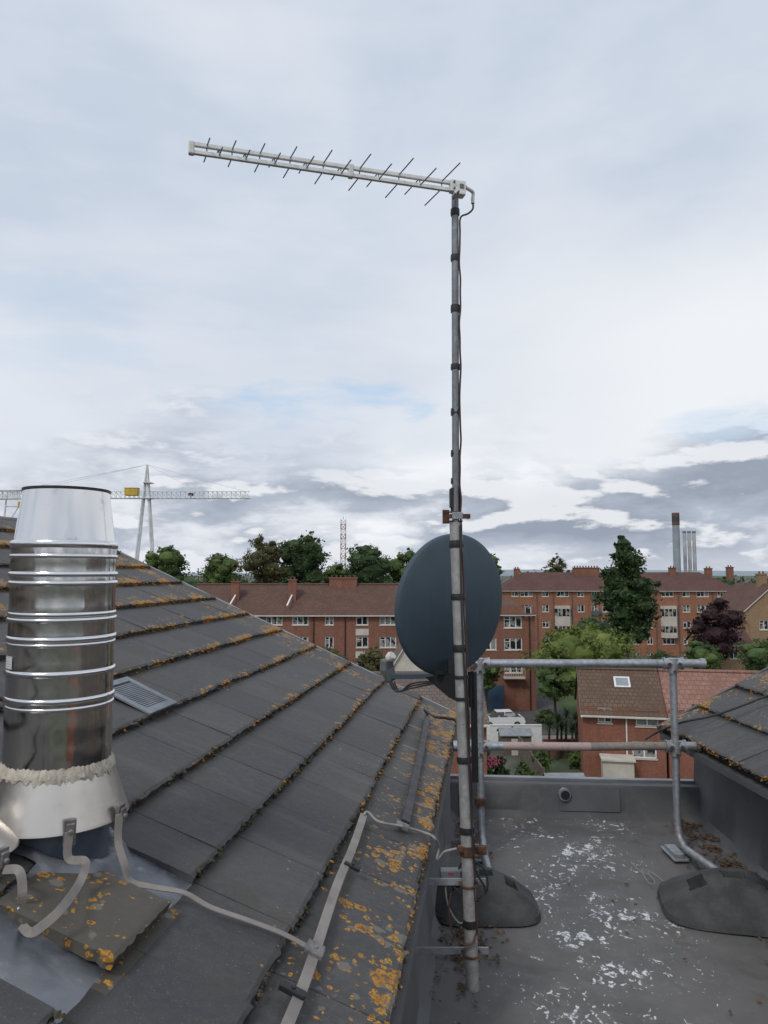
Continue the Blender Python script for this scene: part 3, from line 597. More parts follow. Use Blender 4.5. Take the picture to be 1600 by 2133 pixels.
mb=MB(); mb.box(Rr+bd*-.018+sd*.014,(.016,.004,.016),rz=rz); mb.tube([Rr+bd*.012+sd*.012+V((0,0,.012)),Rr+bd*.012+sd*.019+V((0,0,.012))],.004,6); mb.tube([Rr+bd*.012+sd*.012+V((0,0,-.012)),Rr+bd*.012+sd*.019+V((0,0,-.012))],.004,6); mb.tube([Rr+V((0,0,-.030))+sd*.03,Rr+V((0,0,-.030))-sd*.03],.004,8); mb.done('bolts',M_ROD,ant)
e0=Rr-bd*.028+V((0,0,.004))
mb=MB(); mb.tube(catmull([e0+V((0,0,.002)),e0-bd*.010+V((0,0,.0)),conn+V((.000,0,.045)),conn+V((0,0,.02)),conn+V((0,0,.0))],5),.0068,14,scales=None)
for k in range(3): mb.tube([e0-bd*(.001+.005*k)+V((0,0,.002-.001*k)),e0-bd*(.004+.005*k)+V((0,0,.001-.001*k))],.0092,14)
mb.done('cable_boot',M_WPLAST,ant,smooth=True)
# ================================================================ dish
dc=W(946,1260,3.00); ang=math.radians(41); d_=V((-math.sin(ang),math.cos(ang),.10)).normalized(); r_=V((math.cos(ang),math.sin(ang),0)); u_=r_.cross(d_).normalized()
u_=u_ if u_.z>0 else -u_
dish=thing('satellite_dish',dc-V((0,0,.3)),'slate blue oval satellite dish seen from behind the mast','satellite dish')
DW,DH=.297,.282
def dp(rr,t,dd=0): return dc+r_*DW*rr*math.cos(t)+u_*DH*rr*math.sin(t)-d_*(.060*(1-rr*rr)+dd)
mb=MB()
rows_=[(k/14,0) for k in range(15)]+[(1.012,-.002),(1.02,-.010),(1.012,-.022),(1.0,-.020)]
seg=96
for rr,dd in rows_:
    for j in range(seg):
        t=2*math.pi*j/seg; mb.v.append(tuple(dp(max(rr,.001),t,dd)))
for k in range(len(rows_)-1):
    for j in range(seg):
        a=k*seg+j; b=k*seg+(j+1)%seg; mb.f.append((a,b,b+seg,a+seg)); mb.m.append(0)
i0=len(mb.v); fr=[k/10 for k in range(11)]
for rr in fr:
    for j in range(seg): mb.v.append(tuple(dp(max(rr,.001),2*math.pi*j/seg,-.006)))
for k in range(10):
    for j in range(seg):
        a=i0+k*seg+j; b=i0+k*seg+(j+1)%seg; mb.f.append((a,a+seg,b+seg,b)); mb.m.append(0)
mb.done('reflector',M_DISH,dish,smooth=True,angle=50)
mb=MB(); c=dp(.09,4.2,.001); mb.tube([c+d_*.004,c-d_*.004],.006,8); mb.done('reflector_screw',M_DISH,dish)
base=dc-u_*.272; tip=W(806,1392,3.22)
mb=MB(); mb.sweep(catmull([base-d_*.05+u_*.01,base-u_*.012,base.lerp(tip,.5)-u_*.025,tip-u_*.035],6),[(.010,-.007),(.010,.007),(-.010,.007),(-.010,-.007)],0,u_); mb.done('feed_arm',M_DISH,dish,bevel=.002)
mb=MB(); mb.sweep([tip+V((.02,0,-.055)),tip,tip+V((-.002,-.01,.040))],[(.024,-.020),(.024,.020),(-.024,.020),(-.024,-.020)],0,r_,scales=[.75,1.1,.9]); mb.done('receiver_body',M_GPLAST,dish,bevel=.006)
mb=MB(); cd=(dc-tip).normalized(); q=tip+V((.014,-.01,.048)); mb.tube([q-cd*.010,q+cd*.010,q+cd*.017],.021,24,scales=[.85,1.0,.85]); mb.done('receiver_cap',M_WPLAST,dish,smooth=True)
for k in range(3):
    mb=MB(); mb.tube(catmull([tip+V((.01+.01*k,-.01,-.055)),tip+V((.04+.008*k,-.02,-.095)),tip.lerp(base,.45)-u_*(.075-.01*k),base-u_*.035+r_*.004*k,base-d_*.09-u_*.02]),.0035,8); mb.done('feed_cable',M_BLKC,dish,smooth=True)
mb=MB()
pA=W(885,1410,3.0); pB=W(985,1398,2.80); pC=W(988,1478,2.80); pD=W(935,1453,2.9)
th=V((.004,.006,0)); tri=(pA,pB,pC,pD)
mb.face([p for p in tri]); mb.face([p+th for p in reversed(tri)])
for i in range(4): mb.face([tri[i],tri[(i+1)%4],tri[(i+1)%4]+th,tri[i]+th])
mb.box(W(942,1388,2.92),(.035,.06,.05)); mb.box(W(932,1400,2.93),(.10,.03,.012),rz=.3)
mb.done('tilt_bracket',M_BLACK,dish)
mb=MB(); mb.sweep([W(986,1400,2.81),W(990,1630,2.81)],[(.004,-.012),(.004,.012),(-.004,.012),(-.004,-.012)],0,V((0,1,0)))
for v in (1410,1455):
    c,t,r=onpole(v); mb.tube([c-t*.006,c+t*.006],.0275,20)
mb.done('mast_bracket',M_BLACK,dish,smooth=True,angle=30)
# ================================================================ guard rail
gr=thing('guard_rail',(1.2,4.4,0),'free standing galvanised scaffold tube guard rail across the gully','guard rail')
YR=4.40; def_=lambda u,v,y=YR: W(u,v,y)
xl,xr=def_(1000,1500).x,def_(1405,1500).x; zt_=def_(1200,1382).z; zm=def_(1200,1554).z
for x,u in ((xl,0),(xr,1)):
    leg_end=V((x+(.06 if u else -.03),3.78,.10))
    mb=MB(); mb.tube([V((x,YR,zt_)),V((x,YR,.20))]+catmull([V((x,YR,.20)),V((x+.003,YR-.02,.13)),V((x+.01*u,YR-.08,.085))],4)[1:]+[leg_end],.0215,24); mb.done('post',M_GALV,gr,smooth=True,angle=60)
    mb=MB(); mb.box((x-.01,YR+.03,.018),(.09,.22,.012)); mb.box((x-.01,YR+.03,.034),(.06,.16,.02)); mb.done('foot_plate',M_GALV,gr,bevel=.003)
    for z in (zt_,zm):
        mb=MB(); mb.tube([V((x,YR-.002,z-.055)),V((x,YR-.002,z+.03))],.031,24); mb.tube([V((x-.055,YR,z)),V((x+.055,YR,z))],.0315,24); mb.tube([V((x+.048,YR,z)),V((x+.058,YR,z))],.036,24); mb.tube([V((x-.058,YR,z)),V((x-.048,YR,z))],.036,24); mb.done('tee_fitting',M_GALV,gr,smooth=True)
        for q in (V((-.03,-.03,0)),V((.03,-.03,0)),V((0,-.03,-.043))):
            mb=MB(); c=V((x,YR,z))+q; mb.tube([c,c+V((0,-.011,0))],.0095,10); mb.done('set_screw',M_RUST,gr,smooth=True)
mb=MB(); mb.tube([V((xl+.0,YR,zt_)),V((xr+.19,YR,zt_))],.0242,24); mb.done('top_rail',M_GALV,gr,smooth=True,angle=60)
mb=MB(); z=zm; mb.tube([V((xl-.15,YR,z)),V((xl+.13,YR,z))],.0242,24,0); mb.tube([V((xl+.13,YR,z)),V((xl+.64,YR,z-.004))],.0238,24,1); mb.tube([V((xl+.64,YR,z-.004)),V((xr-.05,YR,z))],.0232,24,2); mb.tube([V((xr-.05,YR,z)),V((xr+.165,YR,z))],.0242,24,0); mb.done('middle_rail',[M_GALV,M_RAILP,M_RAILB],gr,smooth=True,angle=60)
for x,z in ((xr+.175,zt_),(xr+.15,zm),(xl-.14,zm),(xl+.03,zt_)):
    mb=MB(); mb.tube([V((x-.018,YR,z)),V((x+.012,YR,z))],.030,24); mb.done('end_collar',M_GALV,gr,smooth=True)
mb=MB(); mb.tube([W(962,1700,4.35),W(965,1560,4.35)],.024,20); mb.done('brace_tube',M_GALV,gr,smooth=True)
mb=MB(); mb.tube([W(1000,1668,4.4)+V((0,-.01,.02)),W(1000,1668,4.4)+V((0,-.01,-.02))],.032,16); mb.done('rusty_coupler',M_RUST,gr,smooth=True)
def weight(cx,cy,rz,label,LX=.31,LY=.235,H=.17):
    mb=MB(); nx,ny=96,60; Rm=Matrix.Rotation(rz,3,'Z')
    def f(i,j):
        x=(i*2-1); y=(j*2-1); m_=max(abs(x),abs(y)); s=1.0
        if m_>0: s=m_/(abs(x)**4+abs(y)**4)**.25
        X,Y=x*s,y*s; q=m_
        h=.20 if q>.93 else .20+.80*(1-max(0,(q-.20)/.73))**.85
        if q>.985: h=0
        elif q>.95: h=.15
        z=H*h
        for (hx,hy) in ((-.50,-.10),(.50,-.10)):
            if abs(X-hx)<.10 and abs(Y-hy)<.22: z=min(z,.030)
        if abs(X)<.15 and abs(Y+.1)<.12: z=min(z,H*.72)
        z+=.004*mnoise.noise(V((X*3+cx,Y*3,0)))
        return V((cx,cy,.008))+Rm@V((X*LX,Y*LY,max(z,0)))
    mb.grid(f,nx,ny); o=mb.done('counterweight',M_RUB,smooth=True,angle=35); tag(o,label,'counterweight','rubber guard rail counterweights')
weight(.49,3.78,.0,'black recycled rubber counterweight under the guard rail leg beside the mast',.262,.215)
weight(1.70,3.74,-.22,'black recycled rubber counterweight resting beside the tiled roof edge',.34,.26,.18)
mb=MB(); mb.tube(catmull([Wz(1318,1800,.02),Wz(1335,1815,.03),Wz(1352,1822,.02),Wz(1365,1840,.04),Wz(1350,1838,.02),Wz(1338,1812,.045),Wz(1360,1818,.02),Wz(1380,1835,.01)]),.002,6); o=mb.done('loose_wire',M_GREYC,smooth=True); tag(o,'short curl of pale wire lying on the flat roof','wire')
mb=MB(); mb.tube(catmull([W(1345,1540,4.7),W(1370,1525,4.7),W(1420,1505,4.5),W(1480,1492,4.4),W(1540,1472,4.4),W(1620,1440,4.4)]),.007,8); o=mb.done('roof_cable',M_BLKC,smooth=True); tag(o,'black cable trailing over the lichen covered tiles','cable')
# ================================================================ background
def grd(name,c,sx,sy,z,mat,rz=0,lab=None):
    mb=MB(); mb.grid(lambda i,j:((i-.5)*sx,(j-.5)*sy,0),4,4); o=mb.done(name,mat); o.location=(c[0],c[1],z); o.rotation_euler=(0,0,rz); o['kind']='structure'
    tag(o,lab or name.replace('_',' '),name.split('_')[0]); return o
mb=MB()
rads=[0,30,80,200,600,2000,6000]
for k in range(len(rads)-1):
    for j in range(48):
        a,b=2*math.pi*j/48,2*math.pi*(j+1)/48; r0,r1=rads[k],rads[k+1]
        pts=[(r0*math.cos(a),r0*math.sin(a),0),(r1*math.cos(a),r1*math.sin(a),0),(r1*math.cos(b),r1*math.sin(b),0)]
        if r0>0: pts.append((r0*math.cos(b),r0*math.sin(b),0))
        mb.face(pts)
o=mb.done('ground',M_GROUND); o.location=(0,0,G); o['kind']='structure'; tag(o,'town ground stretching to the horizon','ground')
grd('road',(12,72),60,9,G+.004,M_ASPH,lab='grey asphalt parking road beside brick flats'); grd('road',(16,100),9,48,G+.008,M_ASPH,0,'asphalt side street between the flats')
grd('pavement',(12,65.4),60,3,G+.06,M_PAVE,lab='pale paved footway by the parking road'); grd('lawn',(30,85),22,16,G+.012,M_GRASS,lab='grass lawn in front of the flats')
WINC={}
def window_mesh(w,h,kind):
    key=(round(w,2),round(h,2),kind)
    if key in WINC: return WINC[key]
    mb=MB(); f=.09
    mb.par((-w/2,0,0),(w,0,0),(0,.06,0),(0,0,f)); mb.par((-w/2,0,h-f),(w,0,0),(0,.06,0),(0,0,f))
    mb.par((-w/2,0,f),(f,0,0),(0,.06,0),(0,0,h-2*f)); mb.par((w/2-f,0,f),(f,0,0),(0,.06,0),(0,0,h-2*f))
    n=3 if w>1.6 else (2 if w>.9 else 1)
    for k in range(1,n): mb.par((-w/2+w*k/n-.05,.002,f),(.10,0,0),(0,.05,0),(0,0,h-2*f))
    if h>1.0 and n>1: mb.par((-w/2+f,.003,h*.68),(w/n-f-.04,0,0),(0,.045,0),(0,0,.06))
    mb.par((-w/2-.06,-.14,-.09),(w+.12,0,0),(0,.20,0),(0,0,.088),2 if kind=='sill' else 0)
    mb.face([(-w/2+f,.04,f),(w/2-f,.04,f),(w/2-f,.04,h-f),(-w/2+f,.04,h-f)],1)
    o=mb.done('window',[M_WHITE,M_GLASS,M_CREAM]); me=o.data; bpy.data.objects.remove(o); WINC[key]=me; return me
def add_win(par,x,z,w,h,y=.08,kind='sill',rz=0):
    o=bpy.data.objects.new('window',window_mesh(w,h,kind)); COL.objects.link(o); o.parent=par; o.location=(x,y,z); o.rotation_euler=(0,0,rz); return o
def block(name,x0,x1,yf,depth,zeave,zridge,mat,rmat,openings,label,cat,roof='gable',chim=(),rz=0,over=.35,group=None):
    cx=(x0+x1)/2; L=x1-x0; e=thing(name,(cx,yf,G),label,cat,rz,group); H=zeave-G; HR=zridge-G
    ops=[(a-cx-w/2,a-cx+w/2,zb-G,zb-G+h) for (a,zb,w,h) in openings]
    mb=MB(); xs=sorted(set([-L/2,L/2]+[o[0] for o in ops]+[o[1] for o in ops])); zs=sorted(set([0,H]+[o[2] for o in ops]+[o[3] for o in ops]))
    for i in range(len(xs)-1):
        for j in range(len(zs)-1):
            mx,mz=(xs[i]+xs[i+1])/2,(zs[j]+zs[j+1])/2
            if any(o[0]<mx<o[1] and o[2]<mz<o[3] for o in ops): continue
            mb.face([(xs[i],0,zs[j]),(xs[i+1],0,zs[j]),(xs[i+1],0,zs[j+1]),(xs[i],0,zs[j+1])])
    for (p,q,r,s) in ops:
        d=.16; mb.face([(p,0,r),(q,0,r),(q,d,r),(p,d,r)]); mb.face([(p,0,s),(p,d,s),(q,d,s),(q,0,s)]); mb.face([(p,0,r),(p,d,r),(p,d,s),(p,0,s)]); mb.face([(q,0,r),(q,0,s),(q,d,s),(q,d,r)])
    D=depth
    if roof=='gable':
        mb.face([(-L/2,0,0),(-L/2,0,H),(-L/2,D/2,HR-.05),(-L/2,D,H),(-L/2,D,0)]); mb.face([(L/2,0,0),(L/2,D,0),(L/2,D,H),(L/2,D/2,HR-.05),(L/2,0,H)])
    else:
        mb.face([(-L/2,0,0),(-L/2,0,H),(-L/2,D,H),(-L/2,D,0)]); mb.face([(L/2,0,0),(L/2,D,0),(L/2,D,H),(L/2,0,H)])
    mb.face([(-L/2,D,0),(-L/2,D,H),(L/2,D,H),(L/2,D,0)])
    if roof=='front':
        mb.face([(-L/2,0,H),(L/2,0,H),(0,0,HR-.05)]); mb.face([(-L/2,D,H),(0,D,HR-.05),(L/2,D,H)])
    mb.done('wall',mat,e,local=True)
    rb=MB(); ov=over; zo=H-ov*(HR-H)/(D/2)
    if roof=='gable':
        e1=L/2+.15
        A,B,C_,D_=(-e1,-ov,zo),(e1,-ov,zo),(e1,D/2,HR),(-e1,D/2,HR); E_,F_=(e1,D+ov,zo),(-e1,D+ov,zo)
        for q in ((A,B,C_,D_),(D_,C_,E_,F_)): rb.face(q); rb.face([(p[0],p[1],p[2]-.14) for p in reversed(q)])
        rb.face([A,(A[0],A[1],A[2]-.14),(B[0],B[1],B[2]-.14),B],1)
        for s in (-e1,e1): rb.face([(s,-ov,zo),(s,D/2,HR),(s,D/2,HR-.14),(s,-ov,zo-.14)],1)
        rb.sweep([(-e1,D/2,HR),(e1,D/2,HR)],[(.12,0),(.02,.16),(-.05,.16),(-.05,-.16),(.02,-.16)],0,(0,0,1))
    elif roof=='hip':
        e1=L/2+ov; h=D/2; A,B,C_,D_=(-e1,-ov,zo),(e1,-ov,zo),(e1,D+ov,zo),(-e1,D+ov,zo); r=max(0,L/2-h); P1,P2=(-r,h,HR),(r,h,HR)
        rb.face([A,B,P2,P1]); rb.face([B,C_,P2]); rb.face([C_,D_,P1,P2]); rb.face([D_,A,P1]); rb.face([A,D_,C_,B],1)
    elif roof=='front':
        e1=L/2+.25; zz=H-.25*(HR-H)/(L/2)
        for s in (-1,1):
            q=[(s*e1,-.2,zz),(0,-.2,HR),(0,D+.2,HR),(s*e1,D+.2,zz)]; rb.face(q); rb.face([(p[0],p[1],p[2]-.12) for p in q]); rb.face([q[0],q[1],(0,-.2,HR-.12),(s*e1,-.2,zz-.12)],1)
    ro=rb.done('roof',[rmat,M_WHITE],e,local=True)
    for (x,yy,w,d,zb,zt__) in chim:
        cb=MB(); X=x-cx; cb.par((X-w/2,yy-d/2,zb-G),(w,0,0),(0,d,0),(0,0,zt__-zb)); cb.par((X-w/2-.08,yy-d/2-.08,zt__-G),(w+.16,0,0),(0,d+.16,0),(0,0,.15))
        k=max(2,int(w/.5))
        for i in range(k): cb.tube([(X-w/2+w*(i+.5)/k,yy,zt__-G+.15),(X-w/2+w*(i+.5)/k,yy,zt__-G+.45)],.12,8,1)
        c_=cb.done('chimney',[M_BRA if mat is M_BRB else mat,M_RFC],ro,local=True)
    for (p,q,r,s) in ops: add_win(e,(p+q)/2,r,q-p,s-r)
    gb=MB(); gb.par((-L/2,-ov-.10 if roof!='front' else -.1,zo-.12),(L,0,0),(0,.09,0),(0,0,.10))
    if roof!='front': gb.done('gutter',M_CREAM,e,local=True)
    return e
X=lambda u,y:(u-800)/F*y; Z=lambda v,y:W(800,v,y).z
yA=86; ops=[]
for u in (415,468,520,573,627): ops+=[(X(u,yA),Z(1302,yA),1.9,1.25)]
for u in (520,573,627): ops+=[(X(u,yA),Z(1349,yA),1.9,1.25)]
for v in (1302,1349,1397,1444):
    for u,w in ((687,1.0),(755,1.4),(808,1.9),(868,1.9),(925,1.2),(980,1.9)): ops.append((X(u,yA),Z(v,yA),w,1.25))
bA=block('apartment_block',X(395,yA),X(1030,yA),yA,9,Z(1277,yA),Z(1217,yA+4.5),M_BRA,M_RFA,ops,'long weathered red brick flats with rusty clay tile roof','apartment block',chim=[(X(492,88),2.2,.9,.9,-2.5,.35),(X(610,88),2.2,.9,.9,-2.5,.55),(X(716,91),4.6,3.3,1.3,-.6,.75),(X(905,91),4.6,2,1.2,-.6,.8)])
cA=(X(395,yA)+X(1030,yA))/2
for u in (755,925):
    for v in (1318,1365):
        mb=MB(); x=X(u,yA)-cA; z=Z(v,yA)-G; mb.par((x-.75,-.03,z-.30),(1.5,0,0),(0,.028,0),(0,0,.75)); mb.done('white_panel',M_CREAM,bA,local=True)
for u in (492,610):
    mb=MB(); x=X(u,87)-cA; mb.par((x-.55,.1,Z(1262,86)-G),(.16,0,0),(.35,1.7,1.15),(0,0,.10)); mb.done('flashing_strip',M_WHITE,bA,local=True)
for u in (548,655,720,838):
    mb=MB(); x=X(u,yA)-cA; mb.tube([(x,-.08,0),(x,-.08,Z(1280,yA)-G)],.06,6); mb.done('downpipe',M_BLACK,bA,local=True)
yW=79; ops=[(X(1066,yW),Z(v,yW),1.9,1.25) for v in (1308,1354,1402)]+[(X(1020,yW),Z(v,yW),1.2,1.25) for v in (1308,1354,1402)]
ops+=[(X(1098,yW),Z(1272+12,yW),.7,1.1)]
bW=block('apartment_block',X(985,yW),X(1112,yW),yW,15,Z(1278,yW),Z(1232,yW+7.5),M_BRA,M_RFA,ops,'red brick end wing of flats with white framed windows','apartment block',roof='hip')
w0=(X(985,yW)+X(1112,yW))/2
mb=MB(); x=X(1066,yW)-w0; z=Z(1408,yW)-G
mb.par((x-1.1,-.9,z-.2),(2.2,0,0),(0,.9,0),(0,0,.15))
for k in range(10): mb.par((x-1.08+.235*k,-.88,z-.05),(.04,0,0),(0,.04,0),(0,0,.85))
mb.par((x-1.1,-.9,z+.8),(2.2,0,0),(0,.06,0),(0,0,.06)); mb.done('balcony',M_CREAM,bW,local=True)
mb=MB(); x=X(1022,yW)-w0; mb.par((x-1.2,-.06,0),(2.4,0,0),(0,.06,0),(0,0,2.6)); mb.done('blue_entrance',simple('blue_entrance',(.05,.10,.17),rough=.5,scale=1),bW,local=True)
mb=MB(); x=X(1100,yW)-w0
mb.tube([(x,-.08,0),(x,-.08,Z(1280,yW)-G)],.06,8); mb.done('downpipe',M_BLACK,bW,local=True)
yB=130; ops=[]
cols=[(1072,1.2),(1096,2.1),(1135,1.2),(1208,1.2),(1236,1.0),(1262,1.8),(1290,2.1),(1320,1.0),(1348,1.0),(1424,1.3),(1458,2.1),(1497,1.6),(1520,.9)]
for v in (1243,1275,1308,1342,1375):
    for u,w in cols: ops.append((X(u,yB),Z(v,yB),w,1.25))
for v in (1243,1342):
    for u in (1171,1386): ops.append((X(u,yB),Z(v,yB),2.1,1.25))
bB=block('apartment_block',X(1040,yB),X(1535,yB),yB,10,Z(1228,yB),Z(1192,yB+5),M_BRB,M_RFB,ops,'five storey orange red brick flats with white bay windows','apartment block',roof='hip',
  chim=[(X(u,134),4.6,w,1.2,.2,zt2) for u,w,zt2 in ((1076,.9,2.0),(1220,4.6,2.2),(1398,1.0,2.2),(1472,1.0,2.1),(1516,.9,2.3))],rz=-.03)
cB=(X(1040,yB)+X(1535,yB))/2
for u in (1171,1388):
    by=MB(); x=X(u,yB)-cB; z0=Z(1328,yB)-G; z1=Z(1262,yB)-G; w=1.45
    pl=[(x-w,0),(x-w*.7,-.8),(x+w*.7,-.8),(x+w,0)]
    for (za,zb_) in ((z0,z0+.9),(z0+2.0,z0+3.7),(z1-.5,z1)):
        for i in range(3): by.face([(pl[i][0],pl[i][1],za),(pl[i+1][0],pl[i+1][1],za),(pl[i+1][0],pl[i+1][1],zb_),(pl[i][0],pl[i][1],zb_)])
    by.face([(p[0],p[1],z1) for p in pl]); by.face([(p[0],p[1],z0) for p in reversed(pl)])
    for (za,zb_) in ((z0+.9,z0+2.0),(z0+3.7,z1-.5)):
        for i in range(3): by.face([(pl[i][0]*.98+x*.02,pl[i][1]*.97,za),(pl[i+1][0]*.98+x*.02,pl[i+1][1]*.97,za),(pl[i+1][0]*.98+x*.02,pl[i+1][1]*.97,zb_),(pl[i][0]*.98+x*.02,pl[i][1]*.97,zb_)],1)
        for px in (x-w*.7,x-.35,x+.35,x+w*.7): by.par((px-.05,-.83,za),(.1,0,0),(0,.05,0),(0,0,zb_-za))
    by.done('bay_window',[M_CREAM,M_GLASS],bB,local=True)
M_PANEL=simple('dark_panel',(.10,.12,.14),scale=1,rough=.5)
for v in (1247,1280,1313,1346):
    mb=MB(); mb.par((X(1240,yB)-cB-.9,-.25,Z(v,yB)-G-.1),(1.8,0,0),(0,.24,0),(0,0,.75)); mb.done('balcony_panel',M_PANEL,bB,local=True)
for u in (1118,1152,1190,1308,1362,1408,1478):
    mb=MB(); x=X(u,yB)-cB; mb.tube([(x,-.08,0),(x,-.08,Z(1231,yB)-G)],.07,6); mb.done('downpipe',M_PANEL,bB,local=True)
# terrace houses, set square to a slightly turned street line
yC=52; xa=X(1210,yC); RZ=-.19
h1=block('terraced_house',xa,X(1372,yC),yC,6.4,Z(1482,yC),Z(1393,yC+3.2),M_BRC,M_RFC,[(X(1254,yC),Z(1507,yC),.95,1.0),(X(1337,yC),Z(1511,yC),1.5,1.05),(X(1330,yC),Z(1578,yC),1.6,1.15)],'small red brick terraced house with brown tile roof','house')
h2=block('terraced_house',X(1372,yC)+.16,X(1640,yC),yC+.05,6.4,Z(1482,yC),Z(1393,yC+3.2),M_BRC,M_RFP,[(X(1430,yC),Z(1507,yC),1.4,1.05),(X(1520,yC),Z(1507,yC),1.4,1.05)],'red brick terraced house with newer pink tile roof','house')
piv=V((xa,yC+.5,G)); L1=X(1372,yC)-xa; L2=X(1640,yC)-X(1372,yC)-.16; dv=V((math.cos(RZ),math.sin(RZ),0))
h1.location=piv+dv*(L1/2); h1.rotation_euler=(0,0,RZ); h2.location=piv+dv*(L1+.18+L2/2); h2.rotation_euler=(0,0,RZ)
c1x=(xa+X(1372,yC))/2; slp=(Z(1393,yC+3.2)-Z(1482,yC))/3.2
sk=MB(); sl=V((0,1,slp)).normalized(); nn=V((0,-sl.z,sl.y)); yy=2.1
q=V((X(1286,yC+yy)-c1x-.85,yy-.4,Z(1482,yC)-G+slp*(yy-.4)+.04)); sk.par(q,V((1.1,0,0)),sl*1.0,nn*.09,0); sk.par(q+V((.12,0,0))+sl*.12+nn*.08,V((.86,0,0)),sl*.76,nn*.02,1); sk.done('skylight',[M_WHITE,simple('skylight_glass',(.30,.34,.38),rough=.1,scale=.5,bmp=0)],h1,local=True)
x=X(1238,yC)-c1x
hd=MB(); hd.par((x+.2,-1.6,0),(2.0,0,0),(0,1.55,0),(0,0,1.9)); hd.par((x+.1,-1.75,1.9),(2.2,0,0),(0,1.7,0),(0,0,.12)); hd.done('white_porch',M_CREAM,h1,local=True)
mb=MB(); x=X(1296,yC)-c1x; mb.tube([(x,-.08,0),(x,-.08,4.6)],.05,8); mb.done('downpipe',M_WHITE,h1,local=True)
yD=92; block('tan_house',X(1492,yD),X(1562,yD),yD,8,Z(1340,yD),Z(1287,yD+4),M_BRT,M_RFB,[(X(1520,yD),Z(1372,yD),1.2,1.2)],'tan brick house with sloping tiled roof','house',rz=.1)
yE=96; block('tan_house',X(1546,yE),X(1670,yE),yE,10,Z(1270,yE),Z(1216,yE),M_BRT,M_RFA,[(X(1585,yE),Z(1312,yE),1.2,1.2),(X(1630,yE),Z(1312,yE),1.2,1.2)],'tall tan brick house with steep front gable','house',roof='front',chim=[(X(1583,yE+3),3.,1.0,1.0,-2.,1.2)])
yH=44; block('bungalow',X(745,yH),X(1000,yH),yH-2,8,Z(1500,yH-2),Z(1402,yH+2),M_BRC,M_RFG,[],'low house with weathered grey brown tile roof','house',rz=0)
yG=62; block('gable_house',X(812,yG),X(905,yG),yG,7,Z(1395,yG),Z(1318,yG),M_CREAM,M_RFG,[],'small cream rendered gable ended house','house',roof='front')
def wallthing(name,p,q,z0,h,t,mat,label,cat,posts=0):
    p,q=V(p),V(q); d=(q-p); s=V((-d.y,d.x,0)).normalized()*t; mb=MB(); mb.par((p.x,p.y,z0),d,s,(0,0,h)); mb.par((p.x-s.x*.3,p.y-s.y*.3,z0+h),d,s*1.6,(0,0,.06))
    if posts:
        n=int(d.length/posts)
        for i in range(n+1):
            c=p+d*(i/n); mb.box((c.x,c.y,z0+h/2+.05),(.14,.14,h+.15))
    o=mb.done(name,mat); tag(o,label,cat)
wallthing('garden_wall',(X(1000,64),64,0),(X(1122,64),64,0),G,1.5,.15,M_WHITE,'white painted garden wall','wall')
wallthing('garden_fence',(X(985,50),50,0),(X(1215,50),50,0),G,1.0,.06,M_WOOD,'dark timber garden fence','fence',2.)
wallthing('garden_wall',(X(1125,60),60,0),(X(1210,60),60,0),G,1.2,.2,M_BRC,'low red brick garden wall','wall')
wallthing('garden_fence',(X(1085,57),50,0),(X(1090,57),63,0),G,1.5,.06,M_WOOD,'weathered side garden fence','fence',2.)
def shed(x,y,w,d,h,label):
    e=thing('garden_shed',(x,y,G),label,'shed'); mb=MB(); mb.par((-w/2,0,0),(w,0,0),(0,d,0),(0,0,h)); mb.done('wall',M_WOOD,e,local=True)
    mb=MB()
    mb.par((-w/2-.12,-.15,h+.0),(w+.24,0,0),(0,d/2+.15,.45),(0,0,.05)); mb.par((-w/2-.12,d+.15,h),(w+.24,0,0),(0,-d/2-.15,.45),(0,0,.05)); mb.done('roof',M_SHED,e,local=True)
    mb=MB(); mb.par((-.4,-.04,0),(.8,0,0),(0,.035,0),(0,0,h*.85)); mb.done('door',M_CREAM,e,local=True)
shed(X(1160,49),47.4,2.3,1.8,.95+.3,'small timber garden shed with grey felt roof'); shed(X(1070,60),60,2.4,1.6,1.5,'grey garden store beside the white wall')
